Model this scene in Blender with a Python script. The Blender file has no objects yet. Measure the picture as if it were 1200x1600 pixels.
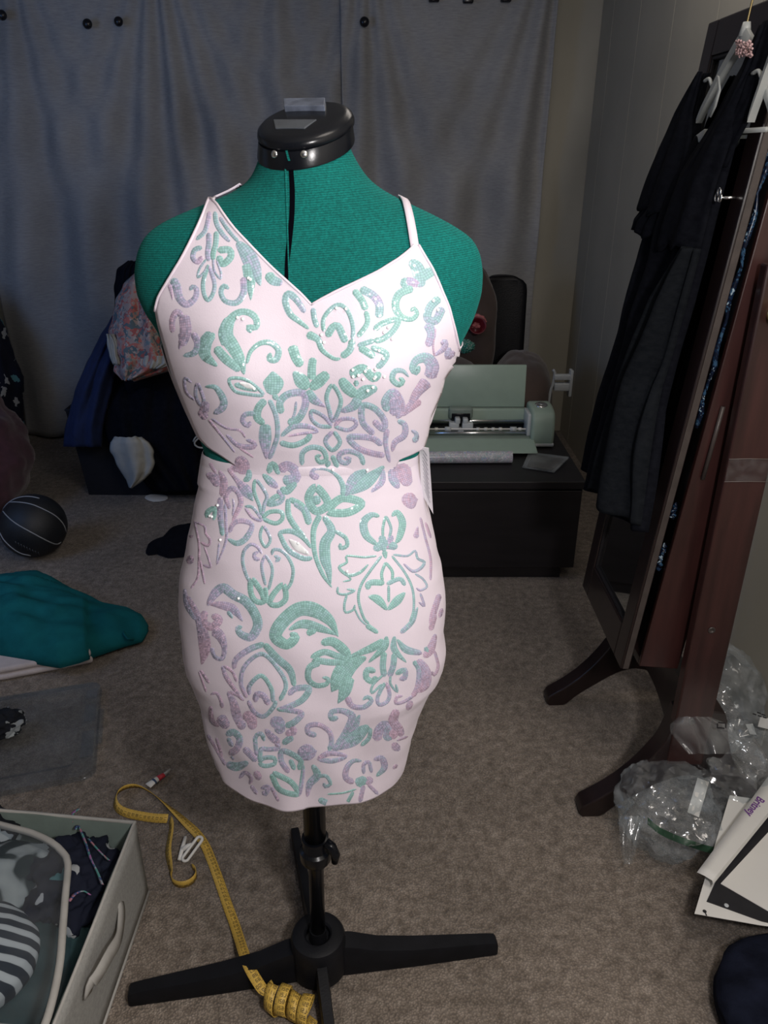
import bpy, bmesh, math, random
import numpy as np
from mathutils import Vector, Matrix, noise
from mathutils.bvhtree import BVHTree

random.seed(7)
SC = bpy.context.scene
COL = SC.collection
R = math.radians

# ------------------------------------------------------------------ camera
CAM_H, PITCH, FPX = 1.40, R(25.0), 1200.0
cam_d = bpy.data.cameras.new('camera')
cam = bpy.data.objects.new('camera', cam_d)
COL.objects.link(cam)
cam.location = (0, 0, CAM_H)
cam.rotation_euler = (math.pi / 2 - PITCH, 0, 0)
cam_d.sensor_fit = 'HORIZONTAL'
cam_d.sensor_width = 36.0
cam_d.lens = 36.0
cam_d.clip_start = 0.02
SC.camera = cam

# ------------------------------------------------------------------ world, lights, exposure
SC.view_settings.view_transform = 'Standard'
SC.view_settings.look = 'None'
SC.view_settings.gamma = 1.0
SC.view_settings.exposure = 0.0
SC.view_settings.use_curve_mapping = False
wd = bpy.data.worlds.new('room_air')
SC.world = wd
wd.use_nodes = True
wd.node_tree.nodes['Background'].inputs['Color'].default_value = (0.9, 0.92, 1.0, 1)
wd.node_tree.nodes['Background'].inputs['Strength'].default_value = 0.035


def add_light(name, kind, loc, power, color, rot=(0, 0, 0), size=None, size_y=None, radius=None):
    d = bpy.data.lights.new(name, kind)
    d.energy = power
    d.color = color
    if kind == 'AREA':
        d.shape = 'RECTANGLE'
        d.size = size
        d.size_y = size_y or size
    if radius is not None:
        d.shadow_soft_size = radius
    o = bpy.data.objects.new(name, d)
    COL.objects.link(o)
    o.location = loc
    o.rotation_euler = rot
    return o


# hand-held flash lamp right of the lens, then added fill lights with no visible source
add_light('camera_flash', 'POINT', (0.32, -0.03, 1.50), 37.5, (1.0, 0.955, 0.94), radius=0.06)
add_light('overhead_fill', 'AREA', (0.65, 0.40, 2.36), 9.0, (1.0, 0.91, 0.82), size=0.6)  # unseen overhead fill, added to raise the ambient in the foreground
add_light('overhead_fill_rear', 'AREA', (0.4, 2.3, 2.36), 3.2, (1.0, 0.91, 0.82), size=0.6)  # second unseen overhead fill, added for ambient at the back
add_light('blue_fill_left', 'AREA', (-2.35, 1.5, 1.45), 10.5, (0.18, 0.43, 1.0), rot=(R(78), 0, R(-14)), size=1.0, size_y=1.0)  # unseen blue fill, tints the left side in place of lens flare

# ------------------------------------------------------------------ pixel helpers (1200 x 1600 frame)
CF = Vector((0, math.cos(PITCH), -math.sin(PITCH)))
CU = Vector((0, math.sin(PITCH), math.cos(PITCH)))
CO = Vector((0, 0, CAM_H))


def ray(px, py):
    return CF + Vector((1, 0, 0)) * ((px - 600) / FPX) - CU * ((py - 800) / FPX)


def P(px, py, d):
    """world point seen at the pixel, d metres in front of the camera along the floor"""
    r = ray(px, py)
    return CO + r * (d / r.y)


def F(px, py, z=0.0):
    """world point seen at the pixel, at height z"""
    r = ray(px, py)
    return CO + r * ((z - CAM_H) / r.z)


def PX(px, py, x):
    """world point seen at the pixel, on the plane of that x"""
    r = ray(px, py)
    return CO + r * (x / r.x)


def N3(x, y, z, s=1.0):
    return noise.noise(Vector((x * s, y * s, z * s)))


def interp(v, xs, ys):
    return float(np.interp(v, xs, ys))


def catmull(pts, step):
    """smooth polyline through pts (tuples of any length), resampled about every step"""
    pts = [np.array(p, float) for p in pts]
    if len(pts) == 2:
        L = np.linalg.norm(pts[1] - pts[0])
        n = max(2, int(L / step) + 1)
        return [pts[0] + (pts[1] - pts[0]) * t for t in np.linspace(0, 1, n)]
    closed = np.linalg.norm(pts[0] - pts[-1]) < 1e-6
    ext = ([pts[-2]] + pts + [pts[1]]) if closed else ([2 * pts[0] - pts[1]] + pts + [2 * pts[-1] - pts[-2]])
    out = []
    for i in range(1, len(ext) - 2):
        p0, p1, p2, p3 = ext[i - 1:i + 3]
        n = max(2, int(np.linalg.norm(p2 - p1) / step))
        for k in range(n):
            t = k / n
            out.append(0.5 * ((2 * p1) + (-p0 + p2) * t + (2 * p0 - 5 * p1 + 4 * p2 - p3) * t * t
                              + (-p0 + 3 * p1 - 3 * p2 + p3) * t ** 3))
    out.append(ext[-2])
    return out


# ------------------------------------------------------------------ mesh builder
class MB:
    def __init__(s):
        s.v, s.f = [], []
        s.uv = {}        # vert index -> (u, v)
        s.tint = {}      # vert index -> value

    def add(s, verts, faces):
        b = len(s.v)
        s.v += [tuple(p) for p in verts]
        s.f += [tuple(i + b for i in f) for f in faces]
        return b

    def box(s, lo, hi, M=None):
        x0, y0, z0 = lo
        x1, y1, z1 = hi
        vs = [Vector(p) for p in ((x0, y0, z0), (x1, y0, z0), (x1, y1, z0), (x0, y1, z0),
                                  (x0, y0, z1), (x1, y0, z1), (x1, y1, z1), (x0, y1, z1))]
        if M is not None:
            vs = [M @ p if isinstance(M, Matrix) else M(p) for p in vs]
        s.add(vs, [(0, 3, 2, 1), (4, 5, 6, 7), (0, 1, 5, 4), (1, 2, 6, 5), (2, 3, 7, 6), (3, 0, 4, 7)])
        return s

    def grid(s, rows, close_u=False, cap0=False, cap1=False, uvs=None):
        nv, nu = len(rows), len(rows[0])
        vs = [p for r in rows for p in r]
        fs = []
        for j in range(nv - 1):
            for i in range(nu if close_u else nu - 1):
                a, b_ = j * nu + i, j * nu + (i + 1) % nu
                fs.append((a, b_, b_ + nu, a + nu))
        if cap0:
            fs.append(tuple(range(nu - 1, -1, -1)))
        if cap1:
            fs.append(tuple((nv - 1) * nu + i for i in range(nu)))
        b = s.add(vs, fs)
        if uvs:
            k = b
            for r in uvs:
                for q in r:
                    s.uv[k] = q
                    k += 1
        return b

    def tube(s, pts, rad, seg=10, cap=True, closed=False):
        pts = [Vector(p) for p in pts]
        n = len(pts)
        rads = rad if isinstance(rad, (list, tuple)) else [rad] * n
        rows = []
        ref = None
        for i, p in enumerate(pts):
            if closed:
                t = (pts[(i + 1) % n] - pts[i - 1]).normalized()
            else:
                t = (pts[min(i + 1, n - 1)] - pts[max(i - 1, 0)]).normalized()
            if ref is None:
                ref = Vector((0, 0, 1)) if abs(t.z) < .9 else Vector((1, 0, 0))
            a = t.cross(ref).normalized()
            b = a.cross(t).normalized()
            ref = b
            rows.append([p + (a * math.cos(2 * math.pi * k / seg) + b * math.sin(2 * math.pi * k / seg)) * rads[i]
                         for k in range(seg)])
        if closed:
            rows.append(rows[0])
        s.grid(rows, close_u=True, cap0=cap and not closed, cap1=cap and not closed)
        return s

    def lathe(s, prof, M=None, seg=24, cap=True):
        """prof: (r, z) pairs about the z axis"""
        rows = []
        for r, z in prof:
            row = [Vector((r * math.cos(2 * math.pi * k / seg), r * math.sin(2 * math.pi * k / seg), z)) for k in range(seg)]
            rows.append([M @ q for q in row] if M is not None else row)
        s.grid(rows, close_u=True, cap0=cap, cap1=cap)
        return s

    def prism(s, poly, fn0, fn1):
        """poly of 2-tuples, fn0/fn1 map each to a 3-d point on the two faces"""
        n = len(poly)
        a = [fn0(p) for p in poly]
        b = [fn1(p) for p in poly]
        s.add(a + b, [tuple(range(n - 1, -1, -1)), tuple(range(n, 2 * n))] +
              [(i, (i + 1) % n, (i + 1) % n + n, i + n) for i in range(n)])
        return s

    def ribbon(s, pts, sides, w, uv0=0.0):
        """flat strip along pts; sides[i] is the width direction"""
        rows, uvs = [], []
        u = uv0
        for i, p in enumerate(pts):
            p = Vector(p)
            if i:
                u += (p - Vector(pts[i - 1])).length
            sd = Vector(sides[i]).normalized() * w / 2
            rows.append([p - sd, p + sd])
            uvs.append([(u, 0), (u, w)])
        s.grid(rows, uvs=uvs)
        return s

    def build(s, name, mat, parent=None, smooth=True, bevel=0, solid=0, subsurf=0, autos=None, bseg=2, weld=0):
        me = bpy.data.meshes.new(name)
        me.from_pydata(s.v, [], s.f)
        me.validate()
        if s.uv:
            l = me.uv_layers.new(name='UVMap')
            idx = [lp.vertex_index for lp in me.loops]
            for k, vi in enumerate(idx):
                l.data[k].uv = s.uv.get(vi, (0, 0))
        if s.tint:
            at = me.attributes.new('tint', 'FLOAT', 'POINT')
            for k in range(len(me.vertices)):
                at.data[k].value = s.tint.get(k, 0)
        bm = bmesh.new()
        bm.from_mesh(me)
        if weld:
            bmesh.ops.remove_doubles(bm, verts=bm.verts, dist=weld)
        bmesh.ops.recalc_face_normals(bm, faces=bm.faces)
        bm.to_mesh(me)
        bm.free()
        if smooth:
            me.polygons.foreach_set('use_smooth', [True] * len(me.polygons))
            if autos:
                me.set_sharp_from_angle(angle=R(autos))
        o = bpy.data.objects.new(name, me)
        COL.objects.link(o)
        if mat:
            me.materials.append(mat)
        if parent is not None:
            o.parent = parent
            if parent.type == 'EMPTY':
                o.matrix_parent_inverse = Matrix.Translation(-Vector(parent.location))
        if bevel:
            m = o.modifiers.new('bevel', 'BEVEL')
            m.width = bevel
            m.segments = bseg
            m.limit_method = 'ANGLE'
            m.angle_limit = R(40)
        if solid:
            m = o.modifiers.new('thickness', 'SOLIDIFY')
            m.thickness = solid
            m.offset = 0
        if subsurf:
            m = o.modifiers.new('smooth', 'SUBSURF')
            m.levels = subsurf
            m.render_levels = subsurf
        return o


def tag(o, label, cat, group=None):
    o['label'] = label
    o['category'] = cat
    if group:
        o['group'] = group
    return o


def thing(name, label, cat, loc, group=None):
    o = bpy.data.objects.new(name, None)
    COL.objects.link(o)
    o.empty_display_size = 0.05
    o.location = loc
    return tag(o, label, cat, group)


def struct(o):
    o['kind'] = 'structure'
    return o


# ------------------------------------------------------------------ materials
def nt_new(name):
    m = bpy.data.materials.new(name)
    m.use_nodes = True
    nt = m.node_tree
    b = nt.nodes['Principled BSDF']
    return m, nt, b


def nd(nt, typ, **kw):
    n = nt.nodes.new(typ)
    for k, v in kw.items():
        if hasattr(n, k) and k not in ('inputs',):
            setattr(n, k, v)
    return n


def setin(n, **kw):
    for k, v in kw.items():
        n.inputs[k.replace('_', ' ')].default_value = v


def ramp(nt, src, stops):
    r = nt.nodes.new('ShaderNodeValToRGB')
    e = r.color_ramp.elements
    while len(e) < len(stops):
        e.new(0.5)
    for k, (p, c) in enumerate(stops):
        e[k].position = p
        e[k].color = (*c, 1)
    nt.links.new(src, r.inputs['Fac'])
    return r.outputs['Color']


def mat(name, c, rough=.7, var=.18, scale=30, bump=.15, bscale=250, metal=0, spec=.5, sheen=0, coat=0,
        stretch=(1, 1, 1), c2=None, bdist=.002):
    """plain procedural surface: noise-mottled colour and fine relief"""
    m, nt, b = nt_new(name)
    L = nt.links.new
    tc = nd(nt, 'ShaderNodeTexCoord')
    mp = nd(nt, 'ShaderNodeMapping')
    mp.inputs['Scale'].default_value = stretch
    L(tc.outputs['Object'], mp.inputs['Vector'])
    n1 = nd(nt, 'ShaderNodeTexNoise')
    setin(n1, Scale=scale, Detail=4.0)
    L(mp.outputs['Vector'], n1.inputs['Vector'])
    lo = tuple(max(0, x * (1 - var)) for x in c)
    hi = tuple(min(1, x * (1 + var)) for x in (c2 or c))
    L(ramp(nt, n1.outputs['Fac'], [(.3, lo), (.7, hi)]), b.inputs['Base Color'])
    if bump:
        n2 = nd(nt, 'ShaderNodeTexNoise')
        setin(n2, Scale=bscale, Detail=3.0)
        L(mp.outputs['Vector'], n2.inputs['Vector'])
        bp = nd(nt, 'ShaderNodeBump')
        setin(bp, Strength=bump, Distance=bdist)
        L(n2.outputs['Fac'], bp.inputs['Height'])
        L(bp.outputs['Normal'], b.inputs['Normal'])
    setin(b, Roughness=rough, Metallic=metal)
    b.inputs['Specular IOR Level'].default_value = spec
    b.inputs['Sheen Weight'].default_value = sheen
    b.inputs['Coat Weight'].default_value = coat
    b.inputs['Coat Roughness'].default_value = .12
    return m


def mat_carpet():
    m, nt, b = nt_new('carpet_pile')
    L = nt.links.new
    tc = nd(nt, 'ShaderNodeTexCoord')
    big = nd(nt, 'ShaderNodeTexNoise'); setin(big, Scale=3.5, Detail=3.0)
    mid = nd(nt, 'ShaderNodeTexNoise'); setin(mid, Scale=42.0, Detail=5.0, Roughness=.65)
    fine = nd(nt, 'ShaderNodeTexVoronoi'); setin(fine, Scale=230.0)
    for n in (big, mid, fine):
        L(tc.outputs['Object'], n.inputs['Vector'])
    c1 = ramp(nt, mid.outputs['Fac'], [(.30, (.185, .150, .122)), (.52, (.315, .262, .218)), (.72, (.44, .375, .32))])
    c2 = ramp(nt, fine.outputs['Distance'], [(.0, (1.12, 1.12, 1.12)), (.65, (.62, .62, .62))])
    c3 = ramp(nt, big.outputs['Fac'], [(.3, (.8, .8, .8)), (.7, (1.12, 1.12, 1.12))])
    mx = nd(nt, 'ShaderNodeMix', data_type='RGBA', blend_type='MULTIPLY'); mx.inputs['Factor'].default_value = 1
    L(c1, mx.inputs['A']); L(c2, mx.inputs['B'])
    mx2 = nd(nt, 'ShaderNodeMix', data_type='RGBA', blend_type='MULTIPLY'); mx2.inputs['Factor'].default_value = 1
    L(mx.outputs['Result'], mx2.inputs['A']); L(c3, mx2.inputs['B'])
    L(mx2.outputs['Result'], b.inputs['Base Color'])
    ad = nd(nt, 'ShaderNodeMath', operation='ADD')
    L(mid.outputs['Fac'], ad.inputs[0])
    sb = nd(nt, 'ShaderNodeMath', operation='MULTIPLY'); sb.inputs[1].default_value = -.7
    L(fine.outputs['Distance'], sb.inputs[0]); L(sb.outputs[0], ad.inputs[1])
    bp = nd(nt, 'ShaderNodeBump'); setin(bp, Strength=.8, Distance=.006)
    L(ad.outputs[0], bp.inputs['Height']); L(bp.outputs['Normal'], b.inputs['Normal'])
    setin(b, Roughness=.95)
    b.inputs['Specular IOR Level'].default_value = .1
    b.inputs['Sheen Weight'].default_value = .15
    return m


def mat_weave(name, c, c2, sx=1.0, sz=14.0, scale=26, bump=.35, rough=.9, spec=.2):
    """slubby woven cloth: noise stretched along the weft"""
    m, nt, b = nt_new(name)
    L = nt.links.new
    tc = nd(nt, 'ShaderNodeTexCoord')
    mp = nd(nt, 'ShaderNodeMapping'); mp.inputs['Scale'].default_value = (sx, sx, sz)
    L(tc.outputs['Object'], mp.inputs['Vector'])
    n1 = nd(nt, 'ShaderNodeTexNoise'); setin(n1, Scale=scale, Detail=6.0, Roughness=.7)
    L(mp.outputs['Vector'], n1.inputs['Vector'])
    n0 = nd(nt, 'ShaderNodeTexNoise'); setin(n0, Scale=2.2, Detail=3.0)
    L(tc.outputs['Object'], n0.inputs['Vector'])
    cc = ramp(nt, n1.outputs['Fac'], [(.33, c), (.68, c2)])
    c0 = ramp(nt, n0.outputs['Fac'], [(.3, (.85,) * 3), (.7, (1.1,) * 3)])
    mx = nd(nt, 'ShaderNodeMix', data_type='RGBA', blend_type='MULTIPLY'); mx.inputs['Factor'].default_value = 1
    L(cc, mx.inputs['A']); L(c0, mx.inputs['B'])
    L(mx.outputs['Result'], b.inputs['Base Color'])
    bp = nd(nt, 'ShaderNodeBump'); setin(bp, Strength=bump, Distance=.002)
    L(n1.outputs['Fac'], bp.inputs['Height']); L(bp.outputs['Normal'], b.inputs['Normal'])
    setin(b, Roughness=rough)
    b.inputs['Specular IOR Level'].default_value = spec
    return m


def mat_knit():
    m, nt, b = nt_new('green_jersey_knit')
    L = nt.links.new
    tc = nd(nt, 'ShaderNodeTexCoord')
    mp = nd(nt, 'ShaderNodeMapping'); mp.inputs['Rotation'].default_value = (0, R(4), 0)
    L(tc.outputs['Object'], mp.inputs['Vector'])
    w = nd(nt, 'ShaderNodeTexWave', wave_type='BANDS', bands_direction='Z')
    setin(w, Scale=135.0, Distortion=2.6, Detail=2.0); w.inputs['Detail Scale'].default_value = 6.0
    L(mp.outputs['Vector'], w.inputs['Vector'])
    n = nd(nt, 'ShaderNodeTexNoise'); setin(n, Scale=330.0, Detail=2.0)
    L(tc.outputs['Object'], n.inputs['Vector'])
    n0 = nd(nt, 'ShaderNodeTexNoise'); setin(n0, Scale=9.0, Detail=3.0)
    L(tc.outputs['Object'], n0.inputs['Vector'])
    c1 = ramp(nt, w.outputs['Color'], [(.1, (.0015, .100, .090)), (.8, (.003, .160, .142))])
    c2 = ramp(nt, n.outputs['Fac'], [(.35, (.82,) * 3), (.75, (1.3,) * 3)])
    c3 = ramp(nt, n0.outputs['Fac'], [(.3, (.88,) * 3), (.7, (1.08,) * 3)])
    mx = nd(nt, 'ShaderNodeMix', data_type='RGBA', blend_type='MULTIPLY'); mx.inputs['Factor'].default_value = 1
    L(c1, mx.inputs['A']); L(c2, mx.inputs['B'])
    mx2 = nd(nt, 'ShaderNodeMix', data_type='RGBA', blend_type='MULTIPLY'); mx2.inputs['Factor'].default_value = 1
    L(mx.outputs['Result'], mx2.inputs['A']); L(c3, mx2.inputs['B'])
    L(mx2.outputs['Result'], b.inputs['Base Color'])
    bp = nd(nt, 'ShaderNodeBump'); setin(bp, Strength=.35, Distance=.0012)
    L(w.outputs['Color'], bp.inputs['Height']); L(bp.outputs['Normal'], b.inputs['Normal'])
    setin(b, Roughness=.85)
    b.inputs['Specular IOR Level'].default_value = .2
    b.inputs['Sheen Weight'].default_value = .12
    b.inputs['Sheen Tint'].default_value = (.1, .9, .8, 1)
    return m


def mat_sequin():
    m, nt, b = nt_new('iridescent_sequins')
    L = nt.links.new
    at = nd(nt, 'ShaderNodeAttribute', attribute_name='tint')
    uv = nd(nt, 'ShaderNodeUVMap', uv_map='UVMap')
    mp = nd(nt, 'ShaderNodeMapping'); mp.inputs['Scale'].default_value = (1 / .0028, 1 / .0031, 1)
    L(uv.outputs['UV'], mp.inputs['Vector'])
    fr = nd(nt, 'ShaderNodeVectorMath', operation='FRACTION'); L(mp.outputs['Vector'], fr.inputs[0])
    sb = nd(nt, 'ShaderNodeVectorMath', operation='SUBTRACT'); sb.inputs[1].default_value = (.5, .5, 0)
    L(fr.outputs[0], sb.inputs[0])
    ln = nd(nt, 'ShaderNodeVectorMath', operation='LENGTH'); L(sb.outputs[0], ln.inputs[0])
    fl = nd(nt, 'ShaderNodeVectorMath', operation='FLOOR'); L(mp.outputs['Vector'], fl.inputs[0])
    wn = nd(nt, 'ShaderNodeTexWhiteNoise', noise_dimensions='3D'); L(fl.outputs[0], wn.inputs['Vector'])
    ta = nd(nt, 'ShaderNodeMath', operation='MULTIPLY_ADD'); ta.inputs[1].default_value = .22; 
    L(wn.outputs['Value'], ta.inputs[0])
    sh = nd(nt, 'ShaderNodeMath', operation='SUBTRACT'); sh.inputs[1].default_value = .11
    L(at.outputs['Fac'], sh.inputs[0]); L(sh.outputs[0], ta.inputs[2])
    cc = ramp(nt, ta.outputs[0], [(.0, (.33, .57, .545)), (.35, (.36, .535, .59)), (.6, (.49, .47, .66)), (.95, (.63, .46, .60))])
    dk = ramp(nt, ln.outputs['Value'], [(.22, (1.12,) * 3), (.36, (.97,) * 3), (.62, (.80,) * 3)])
    mx = nd(nt, 'ShaderNodeMix', data_type='RGBA', blend_type='MULTIPLY'); mx.inputs['Factor'].default_value = 1
    L(cc, mx.inputs['A']); L(dk, mx.inputs['B'])
    L(mx.outputs['Result'], b.inputs['Base Color'])
    geo = nd(nt, 'ShaderNodeNewGeometry')
    c5 = nd(nt, 'ShaderNodeVectorMath', operation='SUBTRACT'); c5.inputs[1].default_value = (.5, .5, .5)
    L(wn.outputs['Color'], c5.inputs[0])
    sc = nd(nt, 'ShaderNodeVectorMath', operation='SCALE'); sc.inputs['Scale'].default_value = .30
    L(c5.outputs[0], sc.inputs[0])
    ad = nd(nt, 'ShaderNodeVectorMath', operation='ADD')
    L(geo.outputs['Normal'], ad.inputs[0]); L(sc.outputs[0], ad.inputs[1])
    nm = nd(nt, 'ShaderNodeVectorMath', operation='NORMALIZE'); L(ad.outputs[0], nm.inputs[0])
    L(nm.outputs[0], b.inputs['Normal'])
    setin(b, Roughness=.22, Metallic=.0)
    b.inputs['Specular IOR Level'].default_value = .45
    return m


def mat_film(name, tint=(.9, .93, .95), haze=.10, gloss=.18, rough=.12, bscale=60, bump=.4):
    """clear plastic film: mostly see-through with sheen and a little haze"""
    m, nt, b = nt_new(name)
    L = nt.links.new
    nt.nodes.remove(b)
    out = nt.nodes['Material Output']
    tc = nd(nt, 'ShaderNodeTexCoord')
    n = nd(nt, 'ShaderNodeTexNoise'); setin(n, Scale=bscale, Detail=4.0)
    L(tc.outputs['Object'], n.inputs['Vector'])
    bp = nd(nt, 'ShaderNodeBump'); setin(bp, Strength=bump, Distance=.01)
    L(n.outputs['Fac'], bp.inputs['Height'])
    tr = nd(nt, 'ShaderNodeBsdfTransparent'); tr.inputs['Color'].default_value = (*tint, 1)
    gl = nd(nt, 'ShaderNodeBsdfGlossy'); gl.inputs['Roughness'].default_value = rough
    di = nd(nt, 'ShaderNodeBsdfDiffuse'); di.inputs['Color'].default_value = (.75, .78, .8, 1)
    for q in (gl, di):
        L(bp.outputs['Normal'], q.inputs['Normal'])
    m1 = nd(nt, 'ShaderNodeMixShader'); m1.inputs['Fac'].default_value = gloss
    m2 = nd(nt, 'ShaderNodeMixShader')
    hz = nd(nt, 'ShaderNodeMapRange'); setin(hz, From_Min=.35, From_Max=.75, To_Min=haze * .4, To_Max=haze * 1.8)
    L(n.outputs['Fac'], hz.inputs['Value']); L(hz.outputs['Result'], m2.inputs['Fac'])
    L(tr.outputs[0], m1.inputs[1]); L(gl.outputs[0], m1.inputs[2])
    L(m1.outputs[0], m2.inputs[1]); L(di.outputs[0], m2.inputs[2])
    L(m2.outputs[0], out.inputs['Surface'])
    return m


def mat_patches(name, stops, scale=14, kind='voronoi', rough=.85, stretch=(1, 1, 1), dist=0.0):
    """printed cloth: irregular patches of several colours"""
    m, nt, b = nt_new(name)
    L = nt.links.new
    tc = nd(nt, 'ShaderNodeTexCoord')
    mp = nd(nt, 'ShaderNodeMapping'); mp.inputs['Scale'].default_value = stretch
    L(tc.outputs['Object'], mp.inputs['Vector'])
    src = mp.outputs['Vector']
    if kind == 'voronoi':
        nn = nd(nt, 'ShaderNodeTexNoise'); setin(nn, Scale=scale * .8, Detail=2.0)
        L(src, nn.inputs['Vector'])
        mxv = nd(nt, 'ShaderNodeMix', data_type='VECTOR'); mxv.inputs['Factor'].default_value = .06 + dist
        L(src, mxv.inputs['A']); L(nn.outputs['Color'], mxv.inputs['B'])
        v = nd(nt, 'ShaderNodeTexVoronoi'); setin(v, Scale=scale)
        L(mxv.outputs['Result'], v.inputs['Vector'])
        sp = nd(nt, 'ShaderNodeSeparateColor'); L(v.outputs['Color'], sp.inputs['Color'])
        fac = sp.outputs[0]
    elif kind == 'noise':
        v = nd(nt, 'ShaderNodeTexNoise'); setin(v, Scale=scale, Detail=1.5, Distortion=1.5)
        L(src, v.inputs['Vector']); fac = v.outputs['Fac']
    else:
        v = nd(nt, 'ShaderNodeTexWave', wave_type='BANDS', bands_direction=kind)
        setin(v, Scale=scale, Distortion=dist, Detail=1.0)
        L(src, v.inputs['Vector']); fac = v.outputs['Fac']
    r = nd(nt, 'ShaderNodeValToRGB')
    r.color_ramp.interpolation = 'CONSTANT' if kind == 'voronoi' else 'LINEAR'
    e = r.color_ramp.elements
    while len(e) < len(stops):
        e.new(.5)
    for k, (p, c) in enumerate(stops):
        e[k].position = p
        e[k].color = (*c, 1)
    L(fac, r.inputs['Fac'])
    L(r.outputs['Color'], b.inputs['Base Color'])
    setin(b, Roughness=rough)
    b.inputs['Specular IOR Level'].default_value = .25
    return m


MT = {}
MT['carpet'] = mat_carpet()
MT['wall'] = mat('taupe_wall_paint', (.44, .415, .35), rough=.8, var=.05, scale=4, bump=.1, bscale=90)
MT['ceiling'] = mat('ceiling_white', (.6, .58, .54), rough=.9, var=.05)
MT['curtain'] = mat_weave('grey_slub_curtain', (.30, .30, .31), (.40, .40, .405), sz=9)
MT['pin'] = mat('black_plastic_pin', (.012, .012, .016), rough=.25, var=.1)
MT['knit'] = mat_knit()
MT['black'] = mat('satin_black_plastic', (.006, .007, .010), rough=.24, var=.15, bump=.03, bscale=400, spec=.3)
MT['black_rough'] = mat('matt_black_plastic', (.007, .0075, .010), rough=.5, var=.2, bump=.2, bscale=300, spec=.22)
MT['gap'] = mat('black_gap_tape', (.002, .002, .004), rough=.9, spec=0.02)
MT['steel'] = mat('bright_steel', (.75, .76, .78), rough=.22, metal=1.0, var=.05, bump=0)
MT['gold'] = mat('brass_metal', (.75, .58, .28), rough=.25, metal=1.0, var=.05, bump=0)
MT['dress'] = mat('pale_pink_jersey', (.80, .715, .81), rough=.75, var=.03, scale=12, bump=.12, bscale=700, sheen=.1, spec=.25)
MT['sequin'] = mat_sequin()
MT['glint'] = mat('pale_glint_gloss', (.85, .87, .9), rough=.12, var=.1, scale=90, bump=.25, bscale=120, coat=.8, bdist=.004)  # bright gloss for the glints put on the dress
MT['tag'] = mat('white_card', (.78, .77, .80), rough=.6, var=.04, bump=.05)
MT['ink'] = mat('black_ink', (.012, .011, .014), rough=.7, var=.1, bump=0)

# ================================================================== THE ROOM
XW, YB, XL, ZC = 0.985, 4.08, -2.5, 2.42
floor = MB().box((XL, -1.6, -.05), (XW + .05, YB + .05, 0)).build('floor', MT['carpet'], smooth=False)
struct(floor)
struct(MB().box((XL - .05, YB, 0), (XW + .05, YB + .06, ZC)).build('wall_back', MT['wall'], smooth=False))
struct(MB().box((XL - .06, -1.6, 0), (XL, YB, ZC)).build('wall_left', MT['wall'], smooth=False))
struct(MB().box((XL, -1.6, ZC), (XW, YB, ZC + .05)).build('ceiling', MT['ceiling'], smooth=False))
wall_r = struct(MB().box((XW + .004, -1.6, 0), (XW + .06, YB, ZC)).build('wall_right', MT['wall'], smooth=False))
# right wall is clad in panels with narrow grooves
yp = YB - .002
for w in (.20, .405, .405, .405, .30, .405, .405, .405, .405, .405, .405, .405, .405):
    y0 = yp - w
    if y0 < -1.6:
        break
    MB().box((XW - .004, y0 + .002, .0), (XW + .004, yp - .002, ZC - .002)).build('panel', MT['wall'], wall_r, smooth=False, bevel=.002)
    yp = y0

# ------------------------------------------------------------------ curtains
CD = 4.0
FANS = [(P(250, -10, CD), 34, .018), (P(572, 40, CD), 30, .016), (P(866, -5, CD), 30, .020), (P(430, -60, CD), 26, .012), (P(30, 20, CD), 26, .014)]


def curtain_y(x, z):
    y = 0
    for c, k, a in FANS:
        dx, dz = x - c.x, max(.05, c.z + .12 - z)
        ang = math.atan2(dx, dz + .25)
        y += 2.0 * a * math.sin(k * ang + c.x * 3) * math.exp(-abs(ang) * 2.2) * min(1, .35 + dz)
    y += .016 * math.sin(x * 19 + N3(x, 0, z, .9) * 3) * min(1, (2.1 - z) / 1.2)
    y += .010 * N3(x * 2.5, 3, z * .6, 2.0)
    return CD - .012 + y


def curtain(x0, x1, z0, z1, dy, name, label):
    nu, nv = int((x1 - x0) * 110), 70
    rows = []
    for j in range(nv + 1):
        z = z0 + (z1 - z0) * j / nv
        rows.append([Vector((x0 + (x1 - x0) * i / nu, curtain_y(x0 + (x1 - x0) * i / nu, z) + dy,
                             z + .012 * N3(x0 + i / nu * (x1 - x0), 7, 0, 2) * (1 - j / nv))) for i in range(nu + 1)])
    o = MB()
    o.grid(rows)
    return tag(o.build(name, MT['curtain'], solid=.003), label, 'curtain', 'grey curtains on the back wall')


xs = P(541, 200, CD).x
curtain(-1.955, xs + .03, .012, 2.28, .0, 'curtain', 'wide grey woven curtain panel with three black pins, behind the left half of the room')
curtain(xs - .015, .757, .30, 2.28, -.03, 'curtain', 'narrower grey woven curtain panel on the right, ending beside the bare wall corner')


def pin(px, py, r, label):
    c = P(px, py, CD)
    c.y = min(curtain_y(c.x, c.z), CD) - .045
    t = thing('push_pin', label, 'pin', c, 'black push pins in the curtains')
    M = Matrix.Translation(c) @ Matrix.Rotation(R(90), 4, 'X')
    MB().lathe([(r * .2, -r * .2), (r * .9, 0), (r, r * .35), (r * .8, r * .85), (r * .35, r * 1.05), (.0005, r * 1.1)], M, 16).build('head', MT['pin'], t)
    MB().lathe([(.0012, -.045), (.0012, 0)], M, 8).build('shank', MT['steel'], t)
    return t


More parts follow.
